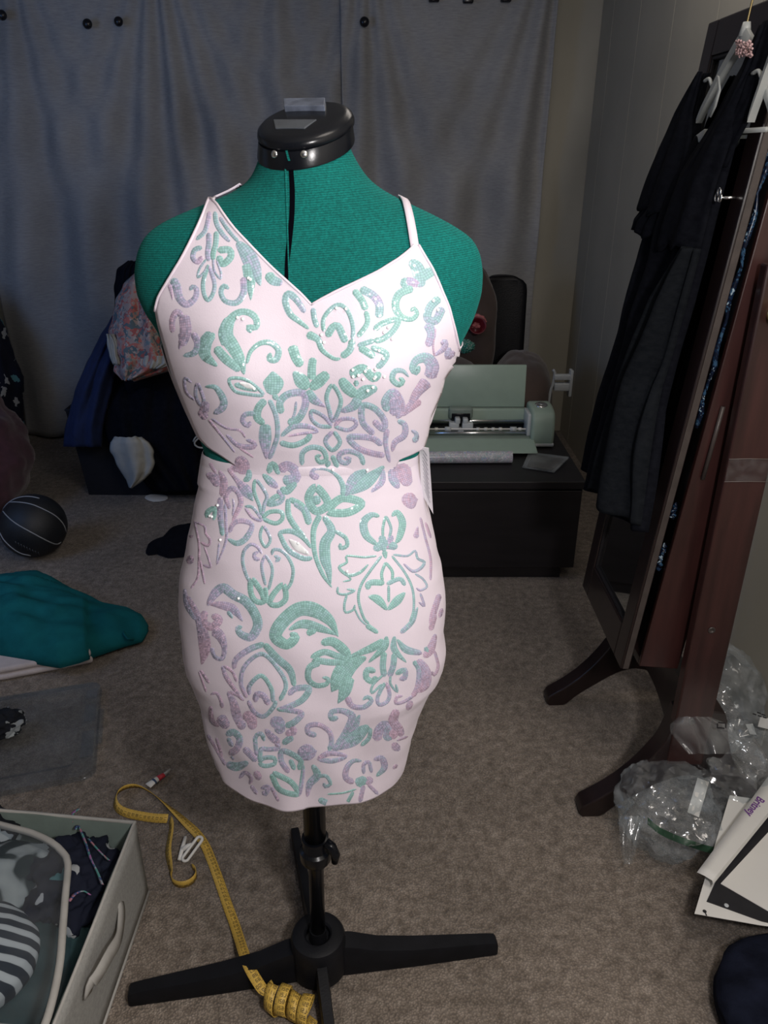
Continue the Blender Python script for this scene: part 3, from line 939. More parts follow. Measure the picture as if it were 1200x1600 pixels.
# ------------------------------------------------------------------ sequin motifs
CROPS = {'A': (240, 310, .216667), 'B': (480, 380, .208333), 'C': (250, 520, .208333), 'D': (450, 540, .208333),
         'E': (280, 700, .175), 'F': (460, 720, .2), 'G': (280, 900, .225), 'H': (460, 960, .2), 'Z': (240, 660, .416667)}
MOTIFS = '''
A 405 100 395 160 370 240 312 298|30 32 26|.8 .3
A 400 250 400 330 392 400 402 452|36|.6 .5
A 352 355 300 372 285 430 322 460 352 420|34|.3 .8
A 445 100 455 180 500 260 552 312|30 34 24|.1 .4
A 455 240 450 330 430 400 432 445|36|.1
A 465 375 545 372 560 412 535 452 495 472 470 415|46|.05 .1
A 382 440 335 505 320 570 365 535 395 478|16|.3
A 430 430 440 520 482 580 488 540 458 448|16|.4
A 397 480 360 600 366 690 395 735 432 682 440 608 402 490|28|.1 .6
-
A 480 140 540 230 612 312|26|.6 .3
A 605 315 680 410 730 520 772 630|40 100 90 12|.5 .1
A 690 470 697 590 702 735|96 74 8|.2
A 655 570 650 680 600 752 520 742 487 680 508 632 545 652|56 44 40 34 34 34 28|.6 .1
-
A 140 580 170 640 190 720 240 765 300 722 312 655 282 638 265 662|56 56 52 46 38 34 30 26|.4 .7 .3
A 118 620 142 732|34 6|.85
-
A 140 965 138 880 170 820 212 850|34 40 44 40|.85
A 222 842 235 960 205 1062|70 76 50|.8 .7
C 170 0 165 60 150 120|60 36 20|.8
C 250 0 288 80 262 148 182 172|44 50 44 26|.7 .3
-
A 705 968 682 930 738 930 740 870 690 826 620 822 560 872 522 965 545 1060|30 36 40 44 44 44 60 96 90|.0 .15
C 478 0 545 100 600 200 632 310|96 90 70 20|.05
C 392 0 342 80 345 170 432 250|70 90 76 20|.05
C 420 110 500 200 602 280|60 64 50|.0
A 440 972 372 1042|30 70|.05
A 528 860 502 930 512 1000|20 40 40|.05
C 650 230 680 140 750 80 830 76 888 130 870 200 820 196 830 150|22 28 34 40 44 44 40 30|.05
-
A 822 540 862 590 930 612|60 66 40|.1 .7
A 1092 822 1030 730 975 690 950 740 982 830 1040 880 1120 940|34 44 50 44 42 36 20|.5 .1
-
A 1150 790 1160 870 1182 930|36|.4 .1
B 45 490 55 570 75 632|34|.5 .1
B 125 662 120 580 160 510 230 462 290 490 330 570 345 650 340 722|30|.1 .2
B 150 700 190 632 232 622 270 700 292 742|50|.05
B 340 722 320 800 258 852|48|.05
B 350 352 410 430 440 502|48|.2
B 400 342 490 390 540 460 538 560|56|.2 .6 .2
B 440 510 450 600 380 702|36|.05
B 500 650 570 600 680 575 640 660 560 722 500 732|40|.05
B 380 770 440 750 502 730|36|.1
B 392 780 505 852|50|.1
B 480 780 592 830 560 900 520 932|42|.05
B 0 680 80 722 112 800 200 865 252 865|60 46 34 26 20|.05
-
B 772 130 830 200 852 330|50 90 60|.15 .5
B 870 200 955 335|110 90|.1 .2
B 740 262 720 332|56|.2
B 730 285 840 300|60|.5
B 790 335 690 382 660 470 700 550 780 570 822 530 800 490 775 512|56 54 52 46 36 32 30 26|.2 .05
-
B 990 410 920 480 900 562 960 580 1012 482|56|.2 .5
B 900 600 930 680 902 772|70 60 50|.5 .7
B 950 842 942 760 960 640|14|.9
B 1000 752 1032 742 1020 790 950 842|42 44 38 20|.7
B 1062 780 1050 850 1100 812|44|.7
-
D 982 150 960 200 930 170 960 110 1030 92 1080 150 1060 242|30 40 46 56 76 90 84|.3 .7
D 1042 262 960 360 920 440 840 522|90 60 50 30|.85
D 990 410 900 470 850 522|50 56 30|.9
D 902 232 860 190 800 190 780 250 830 292 860 262 830 240|14 30 38 40 38 34 26|.4 .1
-
D 30 0 60 90 102 152|70 66 60|.0
D 190 90 180 160 178 252|52 56 60|.0
D 42 195 100 262 150 322|30 96 56|.0
D 302 205 230 270 170 322|60 80 50|.0
D 150 332 192 400 282 458|46 62 12|.2 .7
-
D 396 245 440 310 512 372|50 78 60|.0 .2
D 668 315 580 342 510 392|40 84 60|.1
D 532 392 490 452 400 492|70 64 30|.2 .5
D 512 302 512 258|40|.0
D 470 222 560 170 640 240 692 200|70 60 60 40|.05
-
D 335 298 290 380 310 480 335 562 375 500 396 400 335 298|30|.0 .5 .1
D 330 602 270 530 180 488 180 550 240 600 330 606|28|.6 .2
D 350 600 402 550 490 550 512 590 450 632 350 606|28|.8 .3
D 337 640 280 712 332 782 390 722 345 640|30|.7 .2
-
D 105 892 110 802 180 760 260 780 287 850 240 872 215 832 250 820|34 36 36 36 34 34 30 24|.3 .15
D 288 912 310 860|36|.2
D 567 892 540 822 460 790 390 810 388 860 440 880 462 846 420 840|34 36 36 36 34 34 30 24|.3 .6
D 330 820 372 912|36|.15
-
D 642 660 560 572 560 450 650 470 722 560 710 622 640 560|44|.6 .4 .7
D 742 490 735 420 790 350 842 450 820 542|40 70 60 66 40|.4 .75
D 765 430 790 400 800 520|70|.7
D 705 742 620 690 460 686 520 762 620 802 722 822|42|.5 .7
D 742 620 730 722 750 830 762 872|40 34 30 20|.75
D 820 560 872 592 870 670 800 722 780 790|30 40 44 40 24|.4 .7
D 932 712 955 700 960 660 922 632|44 40 30 20|.5
-
C 242 372 190 342 200 440 262 502|18 22 20 14|.75
C 285 380 272 470 310 542 332 502 285 380|24|.75
C 342 512 332 602|64|.85
C 345 402 420 410 478 500 468 562 408 602|18 36 50 50 34|.1 .7
C 300 582 352 642|54|.85
C 370 650 450 750 562 892|20 18 14|.8
C 390 642 500 712 600 730 642 782|16|.75
C 500 762 590 842 700 852 705 822 650 800|20 34 40 32 24|.8
C 600 862 702 932|14|.85
-
C 772 462 680 372 600 340 520 350 560 432 650 457 772 462|24|.1
C 560 385 640 405 730 432|30 46 20|.05
C 845 288 850 370 842 462|16 140 70|.05
C 850 460 880 500|40|.1
C 910 602 900 520 960 460 1070 450 1092 530 1040 642 960 672|50|.1 .5 .2
C 1022 512 1010 600 972 692|18|.5
C 910 772 1000 702 1120 702 1182 740 1080 752 960 772|26 40 34 16 20 14|.3 .8
C 900 822 1000 842 1100 802 1132 752|40|.2
C 820 500 870 620 882 760 850 870 820 942|34|.2 .6
C 790 500 740 560 730 632 782 682|50 54 54 40|.1
C 790 682 790 800 800 942|70 84 18|.3 .7
C 722 602 640 610 620 660 660 692 682 662|34 34 34 36 26|.4 .7
-
E 250 20 290 150 332 222|60 36 24|.85
E 320 62 342 102|40|.8
E 250 232 320 272 352 342|40 84 60|.85
E 362 200 400 300 392 432|24 64 56|.8
E 370 440 370 600 390 782|46 48 36|.8 .2
E 412 500 422 700 420 830 340 1042|26 24 22 10|.7
E 360 850 340 1032|16|.6
E 452 542 420 430 470 360 530 400 552 490 510 590 480 652|34 44 46 44 44 36 24|.7 .85
E 482 452 490 520 480 602|18|.6
E 450 752 490 672 570 650 652 690 600 802 520 850 438 812|36 40 44 40 50 46 26|.85 .3
-
E 432 60 480 150 562 182|80 96 70|.85
E 520 80 570 150 560 232|70 110 90|.8
E 622 190 622 262 580 292|50|.3
E 440 182 520 290 600 382 662 472|34 40 90 12|.8 .4
E 250 622 258 572 320 540 312 642|40 44 40 30|.0
-
E 690 290 670 380 720 520 740 590 762 500 782 420 690 290|30|.05 .5
E 590 520 660 532 737 642 660 622 592 535|26|.3 .8
E 742 622 810 570 910 570 922 630 860 672 750 632|36|.1
E 755 702 725 790 770 882 815 812 755 702|26|.2 .6
-
E 802 222 820 150 850 150 892 232|50|.1
E 902 202 960 162 1030 200 1030 270 930 292|90|.7 .3
E 748 232 820 302 882 352|30 66 36|.2 .6
E 1042 302 960 382 910 352|54 66 50|.2
E 880 372 912 422|40|.7
E 932 412 900 480 800 500 850 442 902 422|44|.5 .1
-
E 722 992 680 985 672 945 712 925|36 36 30 24|.6
E 740 942 700 882 640 860 580 922 570 1022 600 1130 642 1212|26 28 28 28 28 28 24|.7 .2
E 862 1012 892 985 852 962|36|.3
E 830 952 840 910 900 910 970 970 1017 1080 1000 1200 950 1272|28|.5 .05
E 770 952 740 1030 745 1110 772 1222|26|.6 .2
E 770 952 822 1040 832 1120 800 1262|26|.5 .1
E 650 1172 640 1282 680 1362 750 1372 740 1292 650 1172|46|.05
E 930 1222 850 1292 810 1382 880 1402 952 1342 930 1222|46|.0
E 770 1240 782 1382|40|.05
-
E 150 662 230 700 240 760 280 822 260 872 200 842|16 18 18 24 24 30|.85
E 140 652 180 850 180 1000 170 1150 110 1252|18|.9
E 100 700 112 802|40|.85
E 112 960 92 1032|50 66|.9
E 230 882 270 1000 282 1062 220 1042|14 16 20 30|.85
E 190 1002 232 1212|18|.9
-
G 40 90 60 200 120 302|20 40 30|.7
G 62 140 140 302 180 482 160 612|26 50 76 14|.75 .85
-
G 240 522 228 500 250 560 300 572 316 500 290 420 240 372|24 26 26 28 34 60 70|.75
G 182 240 172 320 230 352 280 302 230 272|44 50 50 50 40|.85
G 200 202 250 122 310 82 380 130 460 172 522 252 547 340 500 422 430 402 408 362 440 350|26 56 60 60 60 60 60 54 44 34 26|.85 .6 .2 .3 .5 .3
G 210 192 300 202 380 232 442 312|16 50 54 10|.8 .6
G 340 242 372 292|34 16|.3
-
Z 692 802 660 742 600 702 540 702 480 752 458 802 500 832 532 805 512 790|6 34 50 48 46 42 34 30 18|.1 .0
Z 508 776 560 755 622 770 690 796|10 30 28 6|.05
Z 575 790 610 780|26 14|.05
-
G 380 642 400 572 500 502 592 470|28 36 40 36|.8 .3
G 592 470 682 570 770 652 800 762|40 48 46 30|.1
G 470 842 430 740 460 620 580 540 700 660 742 762 700 862|28|.8 .6 .3 .15 .3
G 490 822 490 760 570 690 640 780 652 872|28|.6 .2 .4
G 530 872 540 820 590 832 622 892|40|.8
G 480 862 520 940 590 972 660 902 672 862|28|.7 .3
G 760 822 810 780 902 780 850 862 740 912 690 922|34 38 40 40 34 24|.6 .3 .8
G 680 922 760 930 852 952 800 1012 740 1042|28 32 34 40 40|.2 .8 .4
G 300 622 330 702 400 802 452 862|20 30 24 14|.85
G 310 622 370 662 402 732|20|.8
G 340 802 380 882 400 962 440 1062|24 50 60 40|.8
G 340 802 400 822 452 862|22|.85
-
G 450 952 500 992 512 1062|60 70 50|.8
G 430 1000 442 1062|50|.8
G 600 1062 650 1122 700 1152|26 50 40|.7
G 640 1032 690 1012 702 1092|70 76 60|.6
G 790 1042 790 1082 742 1092|50|.85
G 790 1112 720 1162|46 36|.3
G 670 1152 690 1192 620 1202 570 1202 560 1282|30|.7 .2
G 560 1292 590 1262 660 1262 662 1302 590 1317 560 1292|28|.2
G 540 1242 530 1122 570 1092 592 1142|28|.7 .3
G 450 1192 500 1242 540 1282|44|.7
-
G 330 1102 380 1082 422 1132 400 1202 350 1232|44|.4 .8
G 330 1302 400 1322 482 1292|40 56 30|.6 .3
G 340 1122 372 1182|30|.6
G 280 972 310 1012 340 1052|70 66 50|.8
G 220 902 230 1002 280 1042|26 34 24|.85
G 220 822 260 810 290 862 302 912|18 20 22 30|.85
G 150 652 210 742|20|.9
G 140 662 190 802|14|.9
G 200 1102 250 1182 322 1312|22|.85
G 260 1122 300 1252|20|.8
G 362 1252 382 1272|34|.6
-
G 420 1402 460 1362 502 1402 490 1442|26|.8
G 530 1352 562 1412|44|.8
G 570 1472 622 1462 600 1512 580 1492|30|.7
G 640 1462 692 1562|22|.75
G 500 1452 542 1512|26|.7
-
G 832 1342 840 1272 720 1212 710 1282 762 1362|36|.1 .7
G 770 1272 802 1342|32|.1
G 640 1372 700 1482 822 1512 780 1432 650 1362|36|.1 .2
G 862 1332 850 1442 832 1522|26|.5
H 108 1010 102 1072 122 1132|40 140 70|.7
H 182 1132 270 1082 402 1105 300 1142 190 1132|36 40 24 36 30|.8 .4
H 172 942 110 922 110 870 190 860 270 912 290 990 270 1062|40 40 38 36 36 36 36|.4 .7 .3
H 300 1052 450 962 582 870|36 120 40|.6 .2
H 520 1022 582 962 592 882|30|.2
H 342 802 290 812 290 762 370 750 450 792 430 882 380 962 330 1012|38 38 38 40 56 66 56 36|.3 .6
H 512 780 470 862 420 912|14 60 50|.5
H 70 1172 60 1262 40 1392|26|.3 .7
H 140 1172 180 1252 120 1322 100 1422|30 56 50 20|.2 .7
H 180 1262 250 1262 282 1322 240 1342 230 1312|26|.3 .6
-
H 462 1312 400 1272 410 1192 460 1142 522 1142|44 44 40 30 22|.8 .5
H 540 1242 540 1172 580 1152 602 1232|28|.7
H 620 1132 680 1122 702 1192 640 1262|30 44 46 22|.7 .3
H 480 1322 562 1282|74 60|.2
H 602 1272 560 1322|54|.85
H 572 1322 652 1402|26|.8
H 540 1332 510 1462|32|.6
H 460 1382 400 1492|26|.1
H 260 1402 380 1392 482 1362|14|.1
H 190 1442 282 1482|44|.3
-
H 640 982 660 902 710 862 730 932 720 982|66|.8 .5
H 800 740 770 832 820 902 832 952|50 70 60 40|.85
H 720 922 802 942|66|.85
H 770 1052 812 1012|70|.8
H 800 982 882 952|18|.9
H 912 672 880 742|44|.9
H 770 1202 802 1172|30|.9
-
H 720 168 700 252 580 372|24 52 16|.0
H 690 192 620 252 440 326|24 58 24|.0
H 700 290 690 402 702 482|44|.0 .3
H 632 442 570 432 560 492 612 522 642 482|44|.05
H 690 472 610 552 605 612 682 542|18|.2
H 710 540 650 642 660 702 720 682 742 622 710 540|28|.2 .8
H 560 332 420 402 340 520 290 602|26 126 116 10|.05
H 420 482 390 602 340 692|96 84 10|.05 .3
H 410 642 450 712 540 722 602 672 570 642 535 665|50 40 36 34 30 24|.8 .4
-
H 780 168 780 272 872 372|24 48 12|.1
H 800 192 870 272 992 302|16 52 34|.1 .6
H 780 302 770 402 740 482|42|.05 .5
H 790 462 860 432 860 492 820 502|38|.1 .7
H 750 472 750 542 802 602 790 542|18|.3
H 930 362 970 432 960 562 920 642|36|.4 .8
H 960 352 1022 442 1022 542 960 602|50 70 66 36|.8
H 930 632 850 682 790 690 800 642 842 635|24|.75
-
H 210 222 300 212 400 292 430 362|46 66 66 20|.05
H 150 342 230 292 330 322 430 362 280 372 150 342|46|.05
H 200 372 120 412 110 502 170 552 250 542 262 502 220 490|50 46 42 38 34 32 26|.1
-
H 1100 0 1060 122|30 40|.85
H 1100 152 1060 272 1010 332|26 60 40|.8
H 1090 282 1120 402 1090 472 1070 442|22|.85
H 1020 252 1040 292|40|.4
-
F 190 132 140 102 160 62 260 70 340 122 380 202 380 272|56 50 30 24 32 40 44|.7 .3
F 400 272 470 142 562 70|36 84 30|.6 .3
F 430 252 560 162 700 40|36 96 24|.2
F 692 62 680 162 600 242|24 46 20|.6
F 268 392 370 292 522 330 420 402 268 392|58|.05
F 170 208 110 292 170 392 262 330 170 208|58|.05
F 165 270 180 340|60|.05
F 0 322 80 382 122 492|50 54 40|.2
F 200 422 150 542 160 722 220 882 292 987|44 40 34 30 12|.1
F 230 432 290 542 240 642 240 762 265 852 282 962|40 60 76 76 50 14|.05 .2
F 320 547 400 602 410 662 360 682 360 642|30|.1
E 890 752 1000 742 1100 792 1182 892|30 44 44 24|.15
E 890 752 970 902 1100 982 1190 982|36 44 44 36|.2
E 972 452 980 602 1060 732 1122 792|40 48 48 36|.15
E 982 452 1100 522 1162 682|44 54 50|.1
-
F 640 652 560 582 540 482 600 422 662 432|30 54 56 40 26|.15
F 760 432 800 402 842 482 820 592 790 642|26 40 52 44 20|.15
F 710 430 690 522 690 592|20|.1
F 715 430 752 522 740 602|20|.2
F 620 692 700 652 802 672|50 66 50|.2 .3
F 680 582 700 702|50|.3
F 760 582 720 682|40|.5
F 700 702 712 762|46 20|.05
F 640 742 540 752 410 742 410 792 350 832 420 892 510 872 577 808|16 16 16 18 22 24 22 14|.05
F 350 852 440 922 380 942|14|.1
F 340 982 340 1032 400 1042 470 1012 410 1002|18|.05
F 410 1042 390 1122 400 1182 460 1162 472 1122|18|.1
F 470 1152 510 1232 562 1282|14|.2
F 680 742 590 862 520 972 500 1082 540 1222 582 1272|20|.15
F 560 1282 652 1342|40 30|.15
F 770 732 880 742 940 702 960 762 1012 792 980 842 920 862 850 802|16 16 16 18 22 24 22 14|.3 .6
F 940 882 1000 922 1032 982 980 1012 950 992|16|.6
F 980 1032 1012 1132 970 1102|18|.6
F 760 742 860 872 920 1002 930 1152 900 1262|18|.3
F 960 1142 920 1252 830 1342|14 34 34|.3
F 710 792 680 882 690 942|22|.05
F 710 792 762 862 762 932|22|.1
F 570 1002 590 952 700 952|44|.05
F 720 962 820 922 862 972|32|.2
F 735 972 735 1102|20|.1
F 578 1058 650 1082 722 1162|20 60 24|.05
F 862 1028 800 1092 730 1162|20 60 24|.05
-
F 760 62 770 142 812 212|50 66 36|.6
F 830 20 850 102 892 192|110 116 60|.85
F 912 250 900 302 920 372|40 116 40|.85
F 960 512 945 602|10 48|.8
F 980 442 1020 602 1060 762 1060 932|18|.85
F 1020 482 1062 602|20|.85
F 1130 1042 1080 1202 1060 1282|40 44 24|.85
F 1150 1152 1130 1222|30|.85
'''


def stroke(mb, crop, nums, widths, tints):
    ox, oy, sc = CROPS[crop]
    pts = [(ox + nums[i] * sc, oy + nums[i + 1] * sc) for i in range(0, len(nums), 2)]
    ts = np.linspace(0, 1, len(pts))
    ws = np.interp(ts, np.linspace(0, 1, len(widths)), widths) * sc * 1.12
    closed = pts[0] == pts[-1]
    path = catmull([(a, b, w) for (a, b), w in zip(pts, ws)], 3.2)
    n = len(path)
    rows, ok = [], []
    seedv = random.random() * 50
    for i, q in enumerate(path):
        a, b = path[max(i - 1, 0)], path[min(i + 1, n - 1)]
        tx, ty = b[0] - a[0], b[1] - a[1]
        l = math.hypot(tx, ty) or 1
        nx, ny = -ty / l, tx / l
        w = max(q[2], 1.4)
        if not closed and i in (0, n - 1):
            w *= .45
        row = []
        good = True
        for k, h in ((-1, .0000), (-.65, .0005), (0, .0006), (.65, .0005), (1, .0000)):
            px, py = q[0] + nx * w / 2 * k, q[1] + ny * w / 2 * k
            d = ray(px, py).normalized()
            hh, nn, fi, di = dress_bvh.ray_cast(CO, d)
            if hh is None or hh.y > D0 + .03:
                good = False
                break
            if nn.dot(d) > 0:
                nn = -nn
            row.append(hh + nn * (h + .0007))
        rows.append(row if good else None)
    u = seedv
    prev = None
    for i, row in enumerate(rows):
        if row is None:
            prev = None
            continue
        b = len(mb.v)
        for k, p in enumerate(row):
            mb.v.append(tuple(p))
            f = i / max(1, n - 1)
            mb.tint[b + k] = float(np.interp(f, np.linspace(0, 1, len(tints)), tints)) + .28 * N3(p.x, p.y + seedv, p.z, 24)
        if prev is not None:
            u += (row[2] - rows[i - 1][2]).length
        acc = 0
        for k, p in enumerate(row):
            mb.uv[b + k] = (u, (row[k] - row[2]).length * (1 if k > 2 else -1) + .5)
        if prev is not None and max((row[k] - rows[i - 1][k]).length for k in range(5)) < .03:
            for k in range(4):
                mb.f.append((prev + k, prev + k + 1, b + k + 1, b + k))
        prev = b


def flush(strokes):
    """strokes that touch or nearly touch make one motif"""
    pts = [np.array(s.v[::5]) for s in strokes]
    grp = list(range(len(strokes)))
    for a in range(len(strokes)):
        for b in range(a):
            dm = np.min(np.linalg.norm(pts[a][:, None] - pts[b][None], axis=2))
            if dm < .0135:
                ga, gb = grp[a], grp[b]
                grp = [gb if g == ga else g for g in grp]
    for g in sorted(set(grp)):
        m = MB()
        for s, q in zip(strokes, grp):
            if q == g:
                k = len(m.v)
                m.v += s.v
                m.f += [tuple(i + k for i in f) for f in s.f]
                m.uv.update({i + k: w for i, w in s.uv.items()})
                m.tint.update({i + k: w for i, w in s.tint.items()})
        m.build('sequin_motif', MT['sequin'], dress)


acc_ = []
for line in MOTIFS.strip().split('\n') + ['-']:
    if line == '-':
        flush(acc_)
        acc_ = []
        continue
    a, w, t = line.split('|')
    a = a.split()
    s_ = MB()
    stroke(s_, a[0], [float(q) for q in a[1:]], [float(q) for q in w.split()], [float(q) for q in t.split()])
    if s_.f:
        acc_.append(s_)
# bright glossy patches put inside two leaves as glints
for crop, nums, ws in (('E', (985, 815, 1060, 880, 1160, 950), (16, 60, 20)), ('C', (600, 375, 660, 395, 715, 420), (14, 36, 14))):
    mb = MB()
    stroke(mb, crop, nums, ws, (0, 0))
    mb.v = [tuple(Vector(p) - CF * .0010) for p in mb.v]
    mb.tint = {}
    mb.build('glint_patch', MT['glint'], dress)
# discs added as flash glints, tilted midway between camera and flash
FL = Vector((0.32, -0.03, 1.50))
random.seed(21)
spots = [(397, 606), (392, 437), (342, 789), (333, 807), (346, 843), (374, 934), (542, 892), (573, 733), (520, 733), (526, 482), (541, 483), (503, 523), (507, 535), (389, 435),
         (372, 497), (380, 499), (683, 484), (676, 470), (330, 806), (466, 848), (480, 862), (600, 520), (592, 548), (606, 512), (612, 530), (598, 560)]
spots += [(567 + random.gauss(0, 20), 588 + random.gauss(0, 12)) for _ in range(12)]
pdisc = MB().lathe([(.0002, .0004), (.0017, .0003), (.0019, 0)], None, 10)
pme = None
for a, b in spots:
    d = ray(a, b).normalized()
    h, n, fi, di = dress_bvh.ray_cast(CO, d)
    if h is None:
        continue
    hv = ((CO - h).normalized() + (FL - h).normalized()).normalized()
    hv = (hv + Vector((random.uniform(-.08, .08), 0, random.uniform(-.08, .08)))).normalized()
    if n.dot(d) > 0:
        n = -n
    Mx = Matrix.Translation(h + n * .0022) @ hv.to_track_quat('Z', 'Y').to_matrix().to_4x4()
    if pme is None:
        o = pdisc.build('glint_disc', MT['glint'], dress)
        pme = o.data
    else:
        o = bpy.data.objects.new('glint_disc', pme)
        COL.objects.link(o)
        o.parent = dress
        o.matrix_parent_inverse = Matrix.Translation(-Vector(dress.location))
    o.matrix_basis = Mx

# ================================================================== more materials
MT['cherry'] = mat('cherry_stained_wood', (.036, .012, .011), rough=.38, var=.35, scale=7, stretch=(6, 6, .6), bump=.06, bscale=60, coat=.25)
MT['cherry_dark'] = mat('dark_cherry_wood', (.014, .007, .007), rough=.35, var=.3, scale=7, stretch=(6, 6, .6), bump=.06, bscale=60, coat=.3)
MT['espresso'] = mat('espresso_wood_veneer', (.010, .008, .010), rough=.5, var=.3, scale=6, stretch=(.7, 6, 6), bump=.1, bscale=80)
MT['mirror'] = mat('mirror_glass', (.52, .55, .54), rough=.03, metal=1.0, var=.02, bump=0)
MT['gown'] = mat_weave('black_crepe', (.0045, .005, .0075), (.009, .010, .0145), sz=2, scale=60, bump=.2, spec=.04)
MT['hanger'] = mat('grey_white_plastic', (.42, .44, .43), rough=.4, var=.05, bump=.05)
MT['bead'] = mat('pink_beads', (.55, .36, .36), rough=.25, var=.5, scale=160, bump=.6, bscale=180, coat=.5)
MT['blue_sparkle'] = mat_patches('blue_sequin_strand', [(0, (.005, .008, .02)), (.55, (.008, .02, .05)), (.78, (.03, .075, .14)), (.95, (.3, .4, .48))], scale=110, rough=.2)
MT['film'] = mat_film('clear_bag_film', haze=.13, gloss=.085, rough=.14, bscale=16, bump=.5)
MT['film_lid'] = mat_film('clear_lid_plastic', tint=(.86, .88, .9), haze=.035, gloss=.05, rough=.2, bscale=8, bump=.1)
MT['film_tape'] = mat_film('clear_packing_tape', haze=.035, gloss=.03, rough=.3, bscale=70, bump=.4)
MT['film_vinyl'] = mat_film('clear_vinyl_sheet', tint=(.84, .87, .9), haze=.05, gloss=.05, rough=.2, bscale=9, bump=.3)
MT['paper'] = mat('white_paper', (.72, .71, .68), rough=.75, var=.03, scale=8, bump=.05)
MT['folder'] = mat('black_card_folder', (.018, .018, .022), rough=.45, var=.2, bump=.1)
MT['navy'] = mat('navy_black_plush', (.008, .010, .020), rough=.95, var=.4, bump=.5, bscale=200, spec=.08)
MT['tape'] = mat('yellow_fibreglass_tape', (.66, .43, .085), rough=.5, var=.12, scale=40, bump=.08)
MT['white_plastic'] = mat('white_plastic', (.80, .79, .76), rough=.35, var=.04, bump=.05)
MT['red_print'] = mat('red_print', (.55, .04, .06), rough=.4)
MT['blue_print'] = mat('dark_blue_print', (.03, .06, .14), rough=.4)
MT['clear_cap'] = mat('frosted_cap', (.45, .43, .42), rough=.3)
MT['bin'] = mat_weave('grey_bin_felt', (.30, .30, .29), (.40, .40, .385), sz=1, scale=150, bump=.3)
MT['bin_in'] = mat('sage_bin_lining', (.26, .33, .30), rough=.9, var=.08)
MT['piping'] = mat('pale_grey_piping', (.42, .41, .39), rough=.8, var=.1)
MT['stripes'] = mat_patches('navy_white_stripe_jersey', [(0, (.02, .03, .045)), (.52, (.025, .035, .05)), (.60, (.52, .56, .58)), (1, (.58, .62, .64))], scale=12.5, kind='Y', dist=1.6, stretch=(1, 1, 1))
MT['leafprint'] = mat_patches('dark_leaf_print', [(0, (.02, .035, .04)), (.50, (.025, .04, .045)), (.54, (.30, .34, .35)), (.62, (.42, .46, .47))], scale=9, kind='noise')
MT['blobprint'] = mat_patches('black_white_patch_print', [(0, (.012, .014, .02)), (.55, (.50, .54, .56)), (.8, (.3, .33, .35))], scale=24, dist=.05)
MT['navyprint'] = mat_patches('navy_floral_print', [(0, (.010, .013, .028)), (.80, (.012, .016, .033)), (.85, (.40, .42, .44)), (.94, (.10, .26, .28))], scale=30)
MT['trim'] = mat_patches('floral_trim', [(0, (.06, .09, .22)), (.3, (.10, .30, .28)), (.55, (.36, .14, .34)), (.75, (.45, .2, .24)), (.9, (.3, .33, .38))], scale=80)
MT['dkteal'] = mat('dark_teal_jersey', (.020, .055, .062), rough=.9, var=.2)
MT['floral'] = mat_patches('coral_floral_chiffon', [(0, (.42, .33, .31)), (.22, (.52, .17, .15)), (.42, (.50, .27, .23)), (.56, (.12, .17, .20)), (.70, (.20, .27, .30)), (.82, (.50, .42, .39)), (.92, (.40, .12, .12))], scale=42, dist=.06)
MT['blue'] = mat('royal_blue_cotton', (.008, .019, .075), rough=.9, var=.2, bump=.2)
MT['blackcloth'] = mat_weave('black_jersey', (.005, .006, .010), (.010, .011, .017), sz=1, scale=60, bump=.3, spec=.05)
MT['whitecloth'] = mat('off_white_cotton', (.46, .46, .43), rough=.9, var=.08, bump=.25)
MT['teal'] = mat('teal_fleece', (.008, .115, .135), rough=.95, var=.22, scale=16, bump=.5, bscale=160, spec=.1)
MT['towel'] = mat('white_towel', (.52, .47, .48), rough=.95, var=.08, bump=.6, bscale=320)
MT['rubber'] = mat('black_pebbled_rubber', (.010, .012, .016), rough=.5, var=.2, bump=.5, bscale=420)
MT['silver_line'] = mat('silver_seam', (.30, .32, .35), rough=.5, var=.05, bump=0)
MT['maroon'] = mat('maroon_plush', (.07, .028, .045), rough=.95, var=.25, bump=.4, sheen=.2)
MT['hamper'] = mat('black_canvas', (.008, .008, .012), rough=.85, var=.2, bump=.3)
MT['sage'] = mat('sage_green_plastic', (.335, .435, .37), rough=.32, var=.03, bump=.04)
MT['sage_dark'] = mat('grey_green_plastic', (.20, .25, .22), rough=.4, var=.06, bump=.05)
MT['lightgrey'] = mat('light_grey_plastic', (.52, .55, .57), rough=.35, var=.04)
MT['holo'] = mat_patches('holographic_vinyl', [(0, (.40, .40, .44)), (.35, (.55, .55, .58)), (.6, (.36, .50, .50)), (.72, (.55, .42, .55)), (.82, (.70, .72, .74)), (.92, (.35, .42, .62))], scale=130, rough=.18)
MT['brown'] = mat('brown_microsuede', (.080, .056, .048), rough=.95, var=.2, scale=9, bump=.25, sheen=.25)
MT['leather'] = mat('black_leather', (.005, .005, .007), rough=.4, var=.2, bump=.3, bscale=160, spec=.2)
MT['red'] = mat('dark_red_plastic', (.14, .012, .022), rough=.35)
MT['pink'] = mat('salmon_pink_cloth', (.50, .17, .18), rough=.8)
MT['greenbit'] = mat_patches('teal_spotted_cloth', [(0, (.03, .22, .18)), (.8, (.45, .5, .48))], scale=150)
MT['purple'] = mat('purple_marker', (.16, .04, .26), rough=.6, var=.1, bump=0)
MT['greenpen'] = mat('dark_green_marker', (.04, .10, .09), rough=.6, var=.1, bump=0)
MT['labelw'] = mat('white_sticker', (.75, .75, .73), rough=.5, var=.03, bump=0)
MT['dkgreen'] = mat('dark_green_film', (.03, .075, .045), rough=.5, var=.3)


MT['lightgrey_'] = mat('dull_tape_edge', (.16, .14, .13), rough=.5, var=.1)


